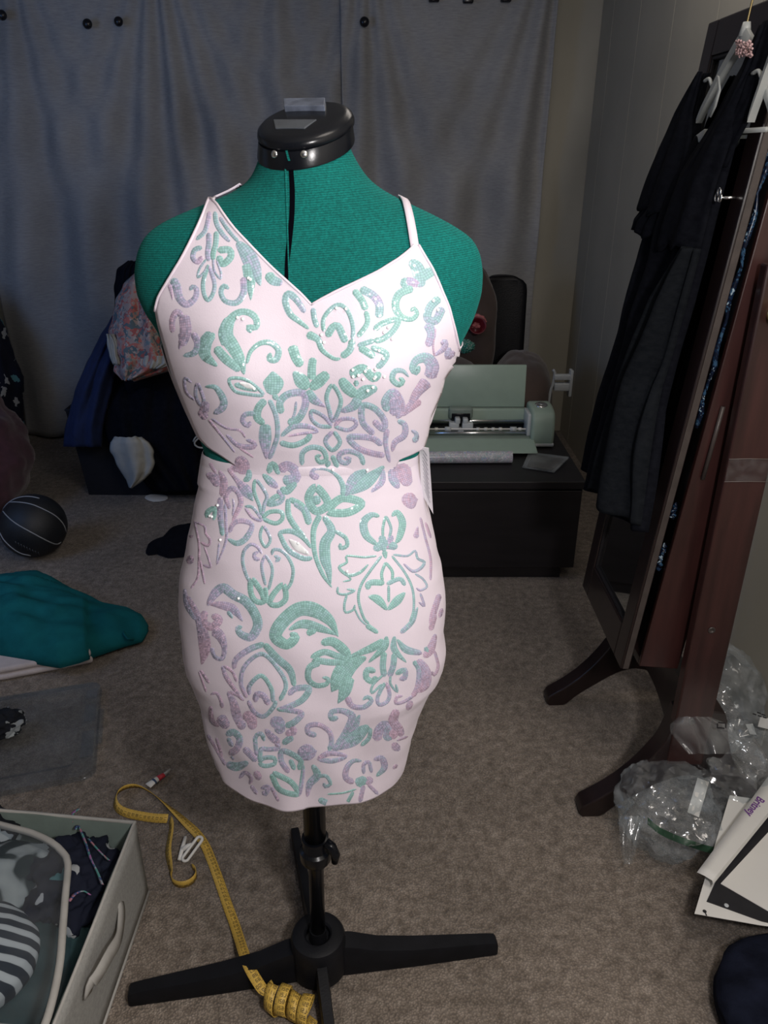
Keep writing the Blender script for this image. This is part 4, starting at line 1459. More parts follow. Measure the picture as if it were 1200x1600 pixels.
# ------------------------------------------------------------------ cloth shapes
def blob(c, r, amp=.08, freq=3.0, seed=0, nu=64, nv=44, zmin=None, flat=1.0, ridge=0.0):
    """lumpy closed body with fold-like relief"""
    c = Vector(c)
    rows = []
    for j in range(nv + 1):
        ph = math.pi * (j + .02) / (nv + .04)
        row = []
        for i in range(nu):
            th = 2 * math.pi * i / nu
            d = Vector((math.sin(ph) * math.cos(th), math.sin(ph) * math.sin(th), math.cos(ph)))
            n = N3(d.x + seed, d.y - seed, d.z + seed * .7, freq) + .5 * N3(d.x - seed, d.y, d.z + 3, freq * 2.3)
            if ridge:
                n += ridge * (1 - 2 * abs(N3(d.x + 9, d.y + seed, d.z * .6, freq * 1.7)))
            k = 1 + amp * n
            e = (abs(d.x) ** 3 + abs(d.y) ** 3 + abs(d.z) ** 3) ** (-1 / 3) if flat != 1 else 1
            p = c + Vector((d.x * r[0], d.y * r[1], d.z * r[2])) * k * (1 + (e - 1) * (1 - flat))
            if zmin is not None and p.z < zmin:
                p.z = zmin + (p.z - zmin) * .02
            row.append(p)
        rows.append(row)
    m = MB()
    m.grid(rows, close_u=True, cap0=True, cap1=True)
    return m


def pile(outline, h, nr=14, ns=90, z0=.003, amp=.35, freq=9, seed=0, centre=None, pw=2.4, folds=0.0):
    """crumpled cloth lying on the floor, outline as floor pixels"""
    o = catmull([tuple(F(a, b, z0 + .0)) for a, b in outline] + [tuple(F(*outline[0], z0))], .02)
    idx = np.linspace(0, len(o) - 1, ns + 1)[:-1]
    o = [Vector(o[int(k)]) for k in idx]
    c = sum(o, Vector()) / len(o) if centre is None else F(*centre, z0)
    rows = []
    for j in range(nr + 1):
        r = j / nr
        row = []
        for k, q in enumerate(o):
            p = c + (q - c) * r
            z = h * max(0, 1 - r ** pw) ** .55
            z *= 1 + amp * N3(p.x + seed, p.y, 0, freq) + folds * (1 - 2 * abs(N3(p.x * .6 + seed, p.y * 1.7, 2, freq * 1.2)))
            row.append(Vector((p.x, p.y, z0 + max(0, z))))
        rows.append(row)
    m = MB()
    m.grid(rows, close_u=True)
    return m


def sheet(rows, nu=40, nv=40, bulge=.05, fold=.012, ffreq=5.0, seed=0, edge=.0, power=.5):
    """hanging cloth; rows of (py, left px, right px, d): a bulging shell with vertical folds"""
    pys = [r[0] for r in rows]
    out = []
    for j in range(nv + 1):
        py = pys[0] + (pys[-1] - pys[0]) * j / nv
        l, r, d = (interp(py, pys, [q[k] for q in rows]) for k in (1, 2, 3))
        row = []
        for i in range(nu + 1):
            u = i / nu
            b = bulge * max(0, 1 - (2 * u - 1) ** 2) ** power
            f = fold * (math.sin(u * ffreq * 2 * math.pi + 2.5 * N3(u * 2, py * .01, seed, 1.3)) * .6 + N3(u * ffreq, py * .012, seed + 4, 1.7))
            ex = edge * N3(py * .05, seed + i * 0, 1, 1.0)
            row.append(P(l + (r - l) * u + ex * (2 * u - 1), py + edge * .6 * N3(u * 6, seed, 2, 1), d - b + f))
        out.append(row)
    m = MB()
    m.grid(out)
    return m


def rbox(lo, hi, M=None):
    return MB().box(lo, hi, M)


# ================================================================== MIRROR ARMOIRE
AT = math.atan(.0855)
A0 = Vector((.513, 0, .386))


def AL(n, d, s):
    """armoire body: n = depth behind the mirror face, d = along the room, s = up the leaning body"""
    return Vector((A0.x + s * math.sin(AT) + n * math.cos(AT), d, A0.z + s * math.cos(AT) - n * math.sin(AT)))


def door_x(z):
    return A0.x + (z - A0.z) * math.tan(AT)


def abox(n0, n1, d0, d1, s0, s1):
    return MB().box((n0, d0, s0), (n1, d1, s1), lambda p: AL(p.x, p.y, p.z))


arm = thing('mirror_armoire', 'dark cherry wood standing mirror cabinet leaning by the right wall, key in its lock', 'mirror cabinet', (.66, 1.54, 0))
DN, DF, SH = 1.368, 1.722, 1.245
fw = .052
fr = abox(0, .020, DN, DN + fw, 0, SH); door_near = fr.build('door_stile', MT['cherry_dark'], arm, smooth=False, bevel=.003)
abox(0, .020, DF - fw, DF, 0, SH).build('door_stile', MT['cherry_dark'], arm, smooth=False, bevel=.003)
abox(0, .020, DN + fw, DF - fw, 0, .085).build('door_rail', MT['cherry_dark'], arm, smooth=False, bevel=.003)
abox(0, .020, DN + fw, DF - fw, SH - .060, SH).build('door_rail', MT['cherry_dark'], arm, smooth=False, bevel=.003)
abox(.010, .013, DN + fw - .003, DF - fw + .003, .082, SH - .057).build('mirror', MT['mirror'], arm, smooth=False)
for d0, d1, s0, s1 in ((DN + fw, DN + fw + .006, .085, SH - .060), (DF - fw - .006, DF - fw, .085, SH - .060), (DN + fw, DF - fw, .085, .092), (DN + fw, DF - fw, SH - .067, SH - .060)):
    abox(.003, .011, d0, d1, s0, s1).build('mirror_bead', MT['espresso'], arm, smooth=False, bevel=.002)
MT['edge_worn'] = mat('worn_brown_edge', (.055, .044, .041), rough=.4, var=.2)
abox(.005, .0170, DN - .0015, DN, .002, SH - .002).build('edge_strip', MT['edge_worn'], arm, smooth=False)
# body, an open-fronted tray
body = abox(.040, .125, DN, DN + .012, .01, SH); body.build('side_panel', MT['cherry'], arm, smooth=False, bevel=.002)
abox(.040, .125, DF - .012, DF, .01, SH).build('side_panel', MT['cherry'], arm, smooth=False, bevel=.002)
abox(.117, .125, DN + .012, DF - .012, .01, SH).build('back_panel', MT['cherry_dark'], arm, smooth=False)
abox(.040, .117, DN + .012, DF - .012, .01, .026).build('bottom_panel', MT['cherry_dark'], arm, smooth=False)
abox(.040, .117, DN + .012, DF - .012, SH - .016, SH).build('top_panel', MT['cherry_dark'], arm, smooth=False)
abox(.074, .116, DN - .004, DN - .0002, .64, 1.02).build('side_moulding', MT['cherry_dark'], arm, smooth=False, bevel=.002)
m = MB(); m.tube([AL(.060, DN - .006, .455), AL(.060, DN - .006, .54), AL(.060, DN - .006, .60)], .004, 10); m.build('side_rod', MT['edge_worn'], arm)
for s in (.08, .62, 1.16):
    abox(.018, .042, DF - .016, DF - .004, s, s + .04).build('hinge', MT['gold'], arm, smooth=False)
# jewellery strands hanging in the gap
for k, (d, s0, s1) in enumerate(((DN + .014, .55, 1.02), (DN + .02, 1.00, 1.16), (DN + .014, .24, .30), (DN + .014, .36, .39))):
    t = tag(None or MB().tube([AL(.030 + .003 * math.sin(q * 2.1), d + .002 * math.sin(q), s0 + (s1 - s0) * q / 16) for q in range(17)],
                              [.0042 + .0016 * math.sin(q * 1.7) for q in range(17)], 8).build('bead_strand', MT['blue_sparkle']),
            ('long glittering blue bead strand in the gap of the cabinet door', 'short blue bead strand high in the cabinet door gap',
             'lowest small blue bead cluster in the cabinet door gap', 'small blue bead cluster just above the lowest one in the door gap')[k], 'necklace', 'blue bead strands in the cabinet')

# posts and curved feet
for d0, d1 in ((1.318, 1.346), (1.744, 1.772)):
    m = MB().box((.632, d0, .16), (.712, d1, 1.235))
    post = m.build('post', MT['cherry'], arm, smooth=False, bevel=.004)
    prof = [(-.225, .0), (-.235, .012), (-.228, .03), (-.19, .058), (-.14, .105), (-.10, .16), (-.07, .215), (-.058, .265), (-.05, .30), (-.02, .305), (.05, .305), (.06, .28), (.075, .22), (.10, .16), (.14, .105), (.19, .058), (.225, .03), (.232, .012), (.222, 0),
            (.185, 0), (.15, .035), (.10, .075), (.05, .11), (0, .125), (-.05, .11), (-.10, .075), (-.15, .035), (-.185, 0)]
    cx = .688
    e0, e1 = (d0 + .004, d1 + .024) if d0 < 1.5 else (d0 - .024, d1 - .004)
    m = MB()
    # split concave profile into quads along its centreline
    outer = prof[:19]; inner = [prof[0]] + list(reversed(prof[19:])) + [prof[18]]
    def resamp(pl, n=28):
        q = catmull(pl, .012); ii = np.linspace(0, len(q) - 1, n).astype(int)
        return [q[k] for k in ii]
    oo, ii_ = resamp(outer), resamp(inner)
    rows = [[Vector((cx + a[0], e0, a[1])), Vector((cx + a[0], e1, a[1])), Vector((cx + b[0], e1, b[1])), Vector((cx + b[0], e0, b[1]))] for a, b in zip(oo, ii_)]
    m.grid(rows, close_u=True, cap0=True, cap1=True)
    m.build('foot', MT['cherry_dark'] if d0 > 1.5 else MT['cherry_dark'], arm, autos=35, bevel=.003)
    for z in (.52, .285):
        if d0 < 1.5:
            MB().lathe([(.0075, 0), (.0075, .002), (.0045, .003), (.004, .0012), (.0005, .0012)], Matrix.Translation((.668, d0, z)) @ Matrix.Rotation(R(90), 4, 'X'), 16).build('bolt_cap', MT['edge_worn'], post)
m = MB()
rows = []
for k in range(21):
    d = 1.346 + (1.744 - 1.346) * k / 20
    a = abs(k / 10 - 1)
    zlo = .235 - .085 * a ** 2.2
    rows.append([Vector((.655, d, zlo)), Vector((.69, d, zlo)), Vector((.69, d, .345)), Vector((.655, d, .345))])
m.grid(rows, close_u=True, cap0=True, cap1=True)
m.build('cross_rail', MT['cherry_dark'], arm, autos=40)
MB().lathe([(.016, 0), (.016, .004), (.010, .006), (.011, .014), (.020, .020), (.020, .03), (.012, .034), (.0005, .034)], Matrix.Translation((.662, 1.318, 1.155)) @ Matrix.Rotation(R(90), 4, 'X'), 24).build('pivot_knob', MT['gold'], arm)
# key in the door lock
kb = PX(1150, 309, door_x(1.335) - .001)
key = MB(); key.tube([kb + Vector((.004, 0, 0)), kb + Vector((-.020, 0, .0))], .0026, 8)
ko = key.build('key', MT['steel'], arm)
for dy, dz in ((-.0068, .0), (.0068, .0), (0, .0085)):
    cpt = kb + Vector((-.030, dy * 1.0, dz))
    m = MB(); m.tube([cpt + Vector((0, .0065 * math.cos(q * math.pi / 8), .0065 * math.sin(q * math.pi / 8))) for q in range(16)], .0017, 6, closed=True)
    m.build('key_bow', MT['steel'], ko)
m = MB(); m.tube([kb + Vector((-.019, 0, 0)), kb + Vector((-.026, 0, 0))], .0022, 8); m.build('key_shank', MT['steel'], ko)
# strip of packing tape stuck round the near post
m = MB(); m.grid([[Vector(((.633 + .078 * i / 12), 1.3172 - .0012 * abs(N3(i, j, 0, .8)), .848 + .045 * j / 8 + .003 * N3(i, j, 4, .9))) for i in range(13)] + [Vector((.7128, 1.318 + .026 * k, .848 + .045 * j / 8)) for k in (.1, .5, 1)] for j in range(9)])
m.build('packing_tape', MT['film_tape'], arm)
for z in (.848, .893):
    m = MB(); m.tube([Vector((.632, 1.3165, z)), Vector((.67, 1.3163, z + .001)), Vector((.713, 1.3165, z))], .0006, 6); m.build('tape_edge', MT['lightgrey_'], arm)
# ------------------------------------------------------------------ hangers and gown
def hanger(dc, zn, xo, label, k=1.0, dh=0.0):
    x = door_x(zn) - xo
    t = thing('clothes_hanger', label, 'hanger', (x, dc, zn - .15), 'white hangers on the cabinet door')
    hk = [Vector((x, dc, zn)), Vector((x + .004, dc + dh * .3, zn + .05)), Vector((x + .008, dc + dh * .6, zn + .085)), Vector((x + .02, dc + dh, zn + .105)), Vector((x + .036, dc + dh, zn + .10)), Vector((x + .044, dc + dh, zn + .08)), Vector((x + .044, dc + dh, zn + .055))]
    MB().tube(catmull([tuple(p) for p in hk], .008), .0019, 8).build('hook', MT['gold'], t)
    MB().tube([Vector((x, dc, zn - .012)), Vector((x, dc, zn + .008))], [.010, .006], 12).build('neck', MT['hanger'], t)
    prof = [(0, 0, .026), (.03, -.018, .026), (.07, -.045, .022), (.105, -.075, .02), (.135, -.100, .017), (.150, -.118, .010)]
    for s in (1, -1):
        rows = []
        for u, w, hgt in [tuple(q) for q in catmull(prof, .012)]:
            c = Vector((x + .15 * abs(u) * .12, dc + s * u * k, zn - .010 + w))
            rows.append([c + Vector((dx, 0, dz * hgt)) for dx, dz in ((-.006, -.5), (-.0065, .2), (-.003, .5), (.003, .5), (.0065, .2), (.006, -.5))])
        m = MB(); m.grid(rows, close_u=True, cap0=True, cap1=True); m.build('arm', MT['hanger'], t, autos=50)
        # notch hook on the arm, dropping strap bar
        c = Vector((x, dc + s * .108 * k, zn - .075))
        m = MB(); m.tube(catmull([tuple(c), tuple(c + Vector((-.002, s * .012, .012))), tuple(c + Vector((-.003, s * .030, .010)))], .004), [.003] * len(catmull([tuple(c), tuple(c + Vector((-.002, s * .012, .012))), tuple(c + Vector((-.003, s * .030, .010)))], .004)), 8)
        m.build('notch', MT['hanger'], t)
    # lower clip bar, tucked inside the garment
    if k < 1:
        return t
    zb_ = zn - .150
    m = MB(); m.tube([Vector((x + .018, dc - .105, zb_)), Vector((x + .018, dc + .105, zb_))], .004, 10); m.build('bar', MT['hanger'], t)
    m = MB(); m.prism([(.080, .006), (.118, -.004), (.124, -.022), (.084, -.014)], lambda p: Vector((x - .012, dc + p[0], zb_ + p[1])), lambda p: Vector((x + .016, dc + p[0], zb_ + p[1]))); m.build('clip', MT['hanger'], t, bevel=.002)
    return t


hanger(1.457, 1.585, .030, 'white plastic hanger holding the neckline of the black gown, left of two')
hanger(1.292, 1.578, .040, 'white plastic hanger at the right picture edge, right of two on the cabinet door', k=.42, dh=.10)

gown = thing('black_gown', 'long black flutter sleeve gown hanging over the mirror of the cabinet', 'gown', (.52, 1.56, .72))


def gown_part(rows, name, nu=60, nv=60, fold=.012, ff=4.5, seed=0, hem=0.0, extra=0.0):
    """rows of (z, near d, far d, bulge)"""
    zs_ = [r[0] for r in rows]
    out = []
    for j in range(nv + 1):
        z = zs_[0] + (zs_[-1] - zs_[0]) * j / nv
        a = sorted(rows, key=lambda r: r[0])
        zz = [r[0] for r in a]
        dn, df, b = (interp(z, zz, [q[k] for q in a]) for k in (1, 2, 3))
        row = []
        for i in range(nu + 1):
            u = i / nu
            sh = b * max(0, math.sin(math.pi * u)) ** .6
            fo = fold * (math.sin(u * ff * 2 * math.pi + seed + 1.8 * N3(u, z * 2, seed, 2)) + 1) * .5 * min(1, (1.55 - z) * 2.2) + .006 * N3(u * 5, z * 7, seed, 1.3)
            row.append(Vector((door_x(z) - .008 - extra - sh - max(0, fo) * (1 if 0 < i < nu else .3), dn + (df - dn) * u, z + hem * N3(u * 4, seed, 0, 1) * (j / nv))))
        out.append(row)
    m = MB(); m.grid(out)
    return m.build(name, MT['gown'], gown, solid=.003)


gown_part([(1.43, 1.425, 1.70, .012), (1.36, 1.425, 1.73, .022), (1.25, 1.42, 1.745, .030), (1.15, 1.42, 1.735, .030), (1.05, 1.43, 1.735, .032), (.95, 1.43, 1.75, .04), (.82, 1.385, 1.765, .05), (.72, 1.362, 1.775, .055)], 'skirt_and_bodice', nv=90, fold=.030, ff=3.6, seed=2, hem=.02)
# far shoulder and near shoulder rising either side of the neckline
gown_part([(1.535, 1.618, 1.638, .005), (1.50, 1.622, 1.672, .008), (1.46, 1.615, 1.70, .010), (1.42, 1.585, 1.715, .014)], 'shoulder', nu=24, nv=20, fold=.006, seed=5, extra=.004)
gown_part([(1.585, 1.36, 1.405, .010), (1.54, 1.352, 1.425, .012), (1.48, 1.352, 1.455, .014), (1.42, 1.40, 1.50, .016), (1.38, 1.42, 1.54, .018)], 'shoulder', nu=30, nv=24, fold=.010, seed=9, extra=.010)
# flutter capelet sleeves
gown_part([(1.537, 1.620, 1.634, .004), (1.47, 1.622, 1.70, .012), (1.41, 1.585, 1.745, .020), (1.35, 1.56, 1.775, .026), (1.295, 1.555, 1.80, .030)], 'flutter_sleeve', nu=40, nv=26, fold=.016, ff=2.6, seed=3, hem=.025, extra=.018)
gown_part([(1.58, 1.372, 1.400, .006), (1.52, 1.378, 1.432, .010), (1.44, 1.405, 1.485, .018), (1.36, 1.422, 1.58, .024), (1.285, 1.422, 1.61, .026), (1.245, 1.422, 1.61, .026)], 'flutter_sleeve', nu=50, nv=30, fold=.018, ff=2.2, seed=11, hem=.04, extra=.020)
gown_part([(1.30, 1.56, 1.755, .03), (1.27, 1.56, 1.80, .036), (1.252, 1.57, 1.80, .036)], 'frill', nu=40, nv=10, fold=.014, ff=5, seed=4, hem=.02, extra=.012)
MT['chiffon'] = mat_weave('slate_chiffon', (.0065, .0080, .0105), (.0125, .0145, .018), sz=2, scale=60, bump=.25, spec=.05)
g_ = gown_part([(1.25, 1.405, 1.45, .012), (1.15, 1.41, 1.52, .026), (1.0, 1.425, 1.57, .036), (.90, 1.405, 1.585, .045), (.80, 1.378, 1.60, .05), (.735, 1.362, 1.61, .052)], 'overlay_panel', nu=50, nv=70, fold=.026, ff=2.4, seed=15, hem=.03, extra=.022)
g_.data.materials.clear(); g_.data.materials.append(MT['chiffon'])
bd = MB()
random.seed(3)
for k in range(110):
    q = PX(1163 + random.uniform(-13, 13), 75 + random.uniform(-12, 14), door_x(1.54) - .040 - random.uniform(0, .008))
    bd.lathe([(.0004, -.0019), (.0016, -.0010), (.0020, 0), (.0016, .0010), (.0004, .0019)], Matrix.Translation(q), 7)
bo_ = bd.build('beaded_trim', MT['bead'], gown)
bo_['kind'] = 'stuff'
m = MB(); m.ribbon([PX(1122, 118, .56), PX(1124, 140, .56), PX(1117, 165, .56), PX(1109, 182, .56)], [Vector((0, 1, .3))] * 4, .011); m.build('lining_strap', MT['hanger'], gown, solid=.002)

# ================================================================== CABINET WITH CUTTING MACHINE
bench = thing('low_cabinet', 'low espresso wood cabinet under the green cutting machine', 'cabinet', (.33, 2.7, 0))
BX0, BX1, BY0, BY1, BZ = -.12, .685, 2.42, 3.06, .385
rbox((BX0, BY0, BZ - .028), (BX1 + .006, BY1, BZ)).build('top', MT['espresso'], bench, smooth=False, bevel=.003)
rbox((BX0 + .01, BY0 + .012, .045), (BX1, BY1 - .004, BZ - .028)).build('body', MT['espresso'], bench, smooth=False, bevel=.002)
rbox((BX0 + .04, BY0 + .02, .0), (BX1 - .045, BY1 - .02, .045)).build('plinth', MT['espresso'], bench, smooth=False)
rbox((BX0 + .02, BY0, .05), (BX1 - .004, BY0 + .012, BZ - .034)).build('door', MT['espresso'], bench, smooth=False, bevel=.002)

# cutting machine
MX0, MX1, MY0, MY1 = .085, .643, 2.745, 2.895
mc = thing('cutting_machine', 'sage green desktop vinyl cutting machine with its lid open, on the low cabinet', 'cutting machine', (.36, 2.82, BZ))
rbox((MX0 + .02, MY0 + .02, BZ), (MX1 - .02, MY1, BZ + .012)).build('base_plate', MT['black'], mc, bevel=.003)


def endcap(x0, x1, name):
    prof = [(MY0 + .004, BZ + .006), (MY0 - .002, BZ + .05), (MY0 + .002, BZ + .10), (MY0 + .012, BZ + .128), (MY0 + .035, BZ + .142), (MY0 + .085, BZ + .150), (MY1 - .02, BZ + .148), (MY1, BZ + .135), (MY1 + .004, BZ + .08), (MY1, BZ + .006)]
    prof = [tuple(q) for q in catmull(prof, .012)]
    m = MB()
    m.prism(prof, lambda p: Vector((x0, p[0], p[1])), lambda p: Vector((x1, p[0], p[1])))
    o = m.build(name, MT['sage'], mc, bevel=.012, autos=50, bseg=4)
    m = MB()
    pr2 = [(p[0] - .0012 if p[0] < 2.8 else p[0] + .001, p[1]) for p in prof if p[1] < BZ + .034]
    m.prism(pr2, lambda p: Vector((x0 - .0012 + .004, p[0], p[1])), lambda p: Vector((x1 + .0012, p[0], p[1])))
    m.build('end_base', MT['lightgrey'], o, bevel=.004, autos=50)
    return o


ec = endcap(MX1 - .088, MX1, 'end_cap')
endcap(MX0, MX0 + .06, 'end_cap')
MB().lathe([(.024, 0), (.024, .004), (.021, .006), (.016, .0075), (.014, .006), (.012, .009), (.0005, .010)], Matrix.Translation((MX1 - .045, MY0 + .075, BZ + .147)) @ Matrix.Rotation(R(8), 4, 'X'), 28).build('dial', MT['steel'], ec)
ix0, ix1 = MX0 + .06, MX1 - .088
rbox((ix0, MY1 - .03, BZ + .012), (ix1, MY1, BZ + .118)).build('back_housing', MT['sage'], mc, bevel=.004)
rbox((ix1 - .012, MY0 + .03, BZ + .04), (ix1 + .002, MY1 - .03, BZ + .125)).build('inner_cheek', MT['lightgrey'], mc, bevel=.003)
rbox((ix0, MY0 + .01, BZ + .012), (ix1, MY1 - .03, BZ + .040)).build('bed', MT['sage_dark'], mc, bevel=.003)
for z, y, r, mt, nm in ((BZ + .076, MY1 - .045, .006, 'steel', 'rail'), (BZ + .064, MY1 - .047, .005, 'black', 'rail'), (BZ + .060, MY0 + .055, .0035, 'white_plastic', 'roller_bar'), (BZ + .049, MY0 + .04, .0055, 'steel', 'drive_roller')):
    MB().tube([Vector((ix0, y, z)), Vector((ix1, y, z))], r, 12).build(nm, MT[mt], mc)
rbox((ix0, MY1 - .05, BZ + .045), (ix1, MY1 - .03, BZ + .058)).build('belt_channel', MT['black'], mc, bevel=.002)
for x in (.20, .245, .36, .39, .418, .446, .495, .52):
    w = .006 if x not in (.245, .495) else .012
    MB().tube([Vector((x - w, MY0 + .055, BZ + .060)), Vector((x + w, MY0 + .055, BZ + .060))], .0062 if w < .01 else .009, 12).build('roller', MT['white_plastic'] if w < .01 else MT['lightgrey'], mc)
# carriage
cx = .296
car = rbox((cx - .046, MY1 - .062, BZ + .088), (cx + .046, MY1 - .022, BZ + .132)).build('carriage', MT['sage_dark'], mc, bevel=.008)
rbox((cx - .036, MY1 - .064, BZ + .074), (cx + .036, MY1 - .058, BZ + .112)).build('carriage_window', MT['black'], car, bevel=.003)
for a, b, z0, z1 in ((-.046, -.008, .050, .082), (.004, .046, .050, .082), (-.024, -.004, .078, .10), (.006, .026, .078, .098), (-.012, .012, .036, .058)):
    rbox((cx + a, MY1 - .09, BZ + z0), (cx + b, MY1 - .060, BZ + z1)).build('tool_clamp', MT['lightgrey'], car, bevel=.004)
# tray and lid
m = MB()
m.prism([(MY0 + .02, BZ + .038), (MY0 - .03, BZ + .030), (MY0 - .085, BZ + .018), (MY0 - .086, BZ + .012), (MY0 - .03, BZ + .022), (MY0 + .02, BZ + .028)], lambda p: Vector((ix0 - .03, p[0], p[1])), lambda p: Vector((ix1 + .012, p[0], p[1])))
m.build('front_tray', MT['sage'], mc, bevel=.002, autos=40)
rbox((ix0 - .03, MY0 - .0885, BZ + .0075), (ix1 - .08, MY0 - .0865, BZ + .019)).build('tray_edge', MT['white_plastic'], mc, smooth=False)
lid = rbox((MX0 + .045, MY1 - .012, BZ + .120), (MX1 - .096, MY1 + .004, BZ + .283), Matrix.Translation((0, MY1, BZ + .12)) @ Matrix.Rotation(R(-6), 4, 'X') @ Matrix.Translation((0, -MY1, -BZ - .12))).build('lid', MT['sage'], mc, bevel=.003)
rbox((MX0 + .045, MY1 - .016, BZ + .113), (MX1 - .096, MY1 + .002, BZ + .120)).build('lid_hinge', MT['sage_dark'], mc, bevel=.002)

# vinyl roll and packet on the cabinet
rl = thing('vinyl_roll', 'roll of silver holographic vinyl lying in front of the cutting machine', 'vinyl roll', (.3, 2.6, BZ))
rz = BZ + .0225
MB().tube([Vector((.02, 2.592, rz)), Vector((.462, 2.600, rz))], .0222, 28).build('wound_sheet', MT['holo'], rl, autos=40)
m = MB(); m.tube([Vector((.461, 2.600, rz)), Vector((.4635, 2.600, rz))], .0165, 24); m.build('core', MT['black'], rl)
pk = thing('clear_packet', 'flat clear plastic packet lying right of the vinyl roll', 'packet', F(850, 725, BZ))
c4 = [F(816, 731, BZ + .003), F(866, 739, BZ + .003), F(889, 716, BZ + .012), F(826, 708, BZ + .006)]
m = MB(); m.prism([0, 1, 2, 3], lambda k: c4[k], lambda k: c4[k] + Vector((0, 0, .006))); m.build('sleeve', MT['film'], pk, smooth=False, bevel=.001)
m = MB(); m.prism([0, 1, 2, 3], lambda k: c4[k].lerp(sum(c4, Vector()) / 4, .22) + Vector((0, 0, .002)), lambda k: c4[k].lerp(sum(c4, Vector()) / 4, .22) + Vector((0, 0, .004))); m.build('insert', MT['edge_worn'], pk, smooth=False)

# white slotted plastic bracket behind the machine
rk = thing('plastic_bracket', 'white H-shaped plastic bracket standing behind the cutting machine', 'bracket', (.72, 3.0, 0))
BRY = 3.10
a0, a1 = P(867, 579, BRY), P(857, 632, BRY)
m = MB(); m.tube(catmull([tuple(P(864, 578, BRY)), tuple(P(867, 583, BRY)), tuple(P(864, 600, BRY)), tuple(P(857, 632, BRY)), (P(857, 632, BRY).x - .006, BRY, .005)], .02), .006, 8); m.build('wire_leg', MT['lightgrey'], rk)
q = P(891, 598, BRY); m = MB().box((q.x - .006, BRY - .02, q.z - .055), (q.x + .006, BRY + .02, q.z + .055)); m.build('plate', MT['lightgrey'], rk, bevel=.003)
for py, hh in ((589, .011), (604, .016)):
    l_, r_ = P(867, py, BRY), P(891, py, BRY)
    m = MB().box((l_.x - .004, BRY - .014, l_.z - hh), (r_.x, BRY + .014, l_.z + hh)); m.build('bar', MT['lightgrey'], rk, bevel=.003)

# ================================================================== SEATS BEHIND
rc = thing('recliner', 'brown plush recliner half hidden behind the dress form and cutting machine', 'armchair', (.35, 3.5, 0))
def padded(c, r, name, mt, par, seed=0, amp=.05, flat=.25, zmin=None):
    return blob(c, r, amp=amp, freq=2.2, seed=seed, flat=flat, nu=56, nv=36, zmin=zmin).build(name, MT[mt], par)
padded((.325, 3.66, .62), (.205, .10, .335), 'backrest', 'brown', rc, 1)
padded((.20, 3.38, .36), (.27, .25, .23), 'seat', 'brown', rc, 2, zmin=.08)
padded((.605, 3.30, .40), (.125, .24, .215), 'armrest', 'brown', rc, 3)
padded((-.10, 3.35, .40), (.10, .24, .21), 'armrest', 'brown', rc, 4)
rbox((-.12, 3.14, .0), (.70, 3.58, .30)).build('base', MT['leather'], rc, bevel=.03)
oc = thing('office_chair', 'black leather office chair with curved backrest beside the curtain edge', 'chair', (.60, 3.78, 0))
m = MB()
rows = []
for j in range(25):
    v = j / 24
    z = .42 + .455 * v
    w = .118 * (1 - .35 * max(0, v - .8) ** 2 * 25 * .3)
    if v > .9: w *= math.sqrt(max(.1, 1 - ((v - .9) / .1) ** 2 * .7))
    rows.append([Vector((.565 + w * math.cos(t) , 3.80 + .035 * math.sin(t) - .05 * math.cos(t) * math.cos(t) * .6 - .04 * (1 - v) + .0, z)) for t in [2 * math.pi * k / 28 for k in range(28)]])
m.grid(rows, close_u=True, cap0=True, cap1=True); m.build('backrest', MT['leather'], oc)
rbox((.45, 3.60, .40), (.70, 3.86, .47)).build('seat', MT['leather'], oc, bevel=.02)
MB().tube([Vector((.57, 3.76, .05)), Vector((.57, 3.76, .41))], .025, 14).build('gas_post', MT['black'], oc)
for k in range(5):
    a = 2 * math.pi * k / 5 + .3
    MB().tube([Vector((.57, 3.76, .09)), Vector((.57 + .16 * math.cos(a), 3.76 + .16 * math.sin(a), .05))], [.02, .012], 8).build('base_arm', MT['black'], oc)
    MB().lathe([(.012, -.02), (.022, -.014), (.022, .014), (.012, .02)], Matrix.Translation((.57 + .17 * math.cos(a), 3.76 + .17 * math.sin(a), .023)) @ Matrix.Rotation(R(90), 4, 'X'), 14).build('caster', MT['black'], oc)
# small things on the recliner
cpx = P(744, 514, 3.50)
MB().lathe([(.018, -.05), (.024, 0), (.036, .05), (.040, .055), (.037, .056), (.030, .045), (.018, -.04)], Matrix.Translation(cpx) @ Matrix.Rotation(R(62), 4, 'X'), 24).build('cup', MT['red'], None)
tag(bpy.data.objects['cup'], 'dark red plastic cup tipped toward us on the brown recliner', 'cup')
tag(blob(P(743, 502, 3.53), (.045, .03, .03), .3, 3, 6).build('headband', MT['pink']), 'small salmon pink cloth bundle above the red cup', 'cloth')
tag(blob(P(727, 541, 3.44), (.04, .035, .028), .25, 4, 8).build('pouch', MT['greenbit']), 'little teal spotted pouch below the red cup', 'pouch')

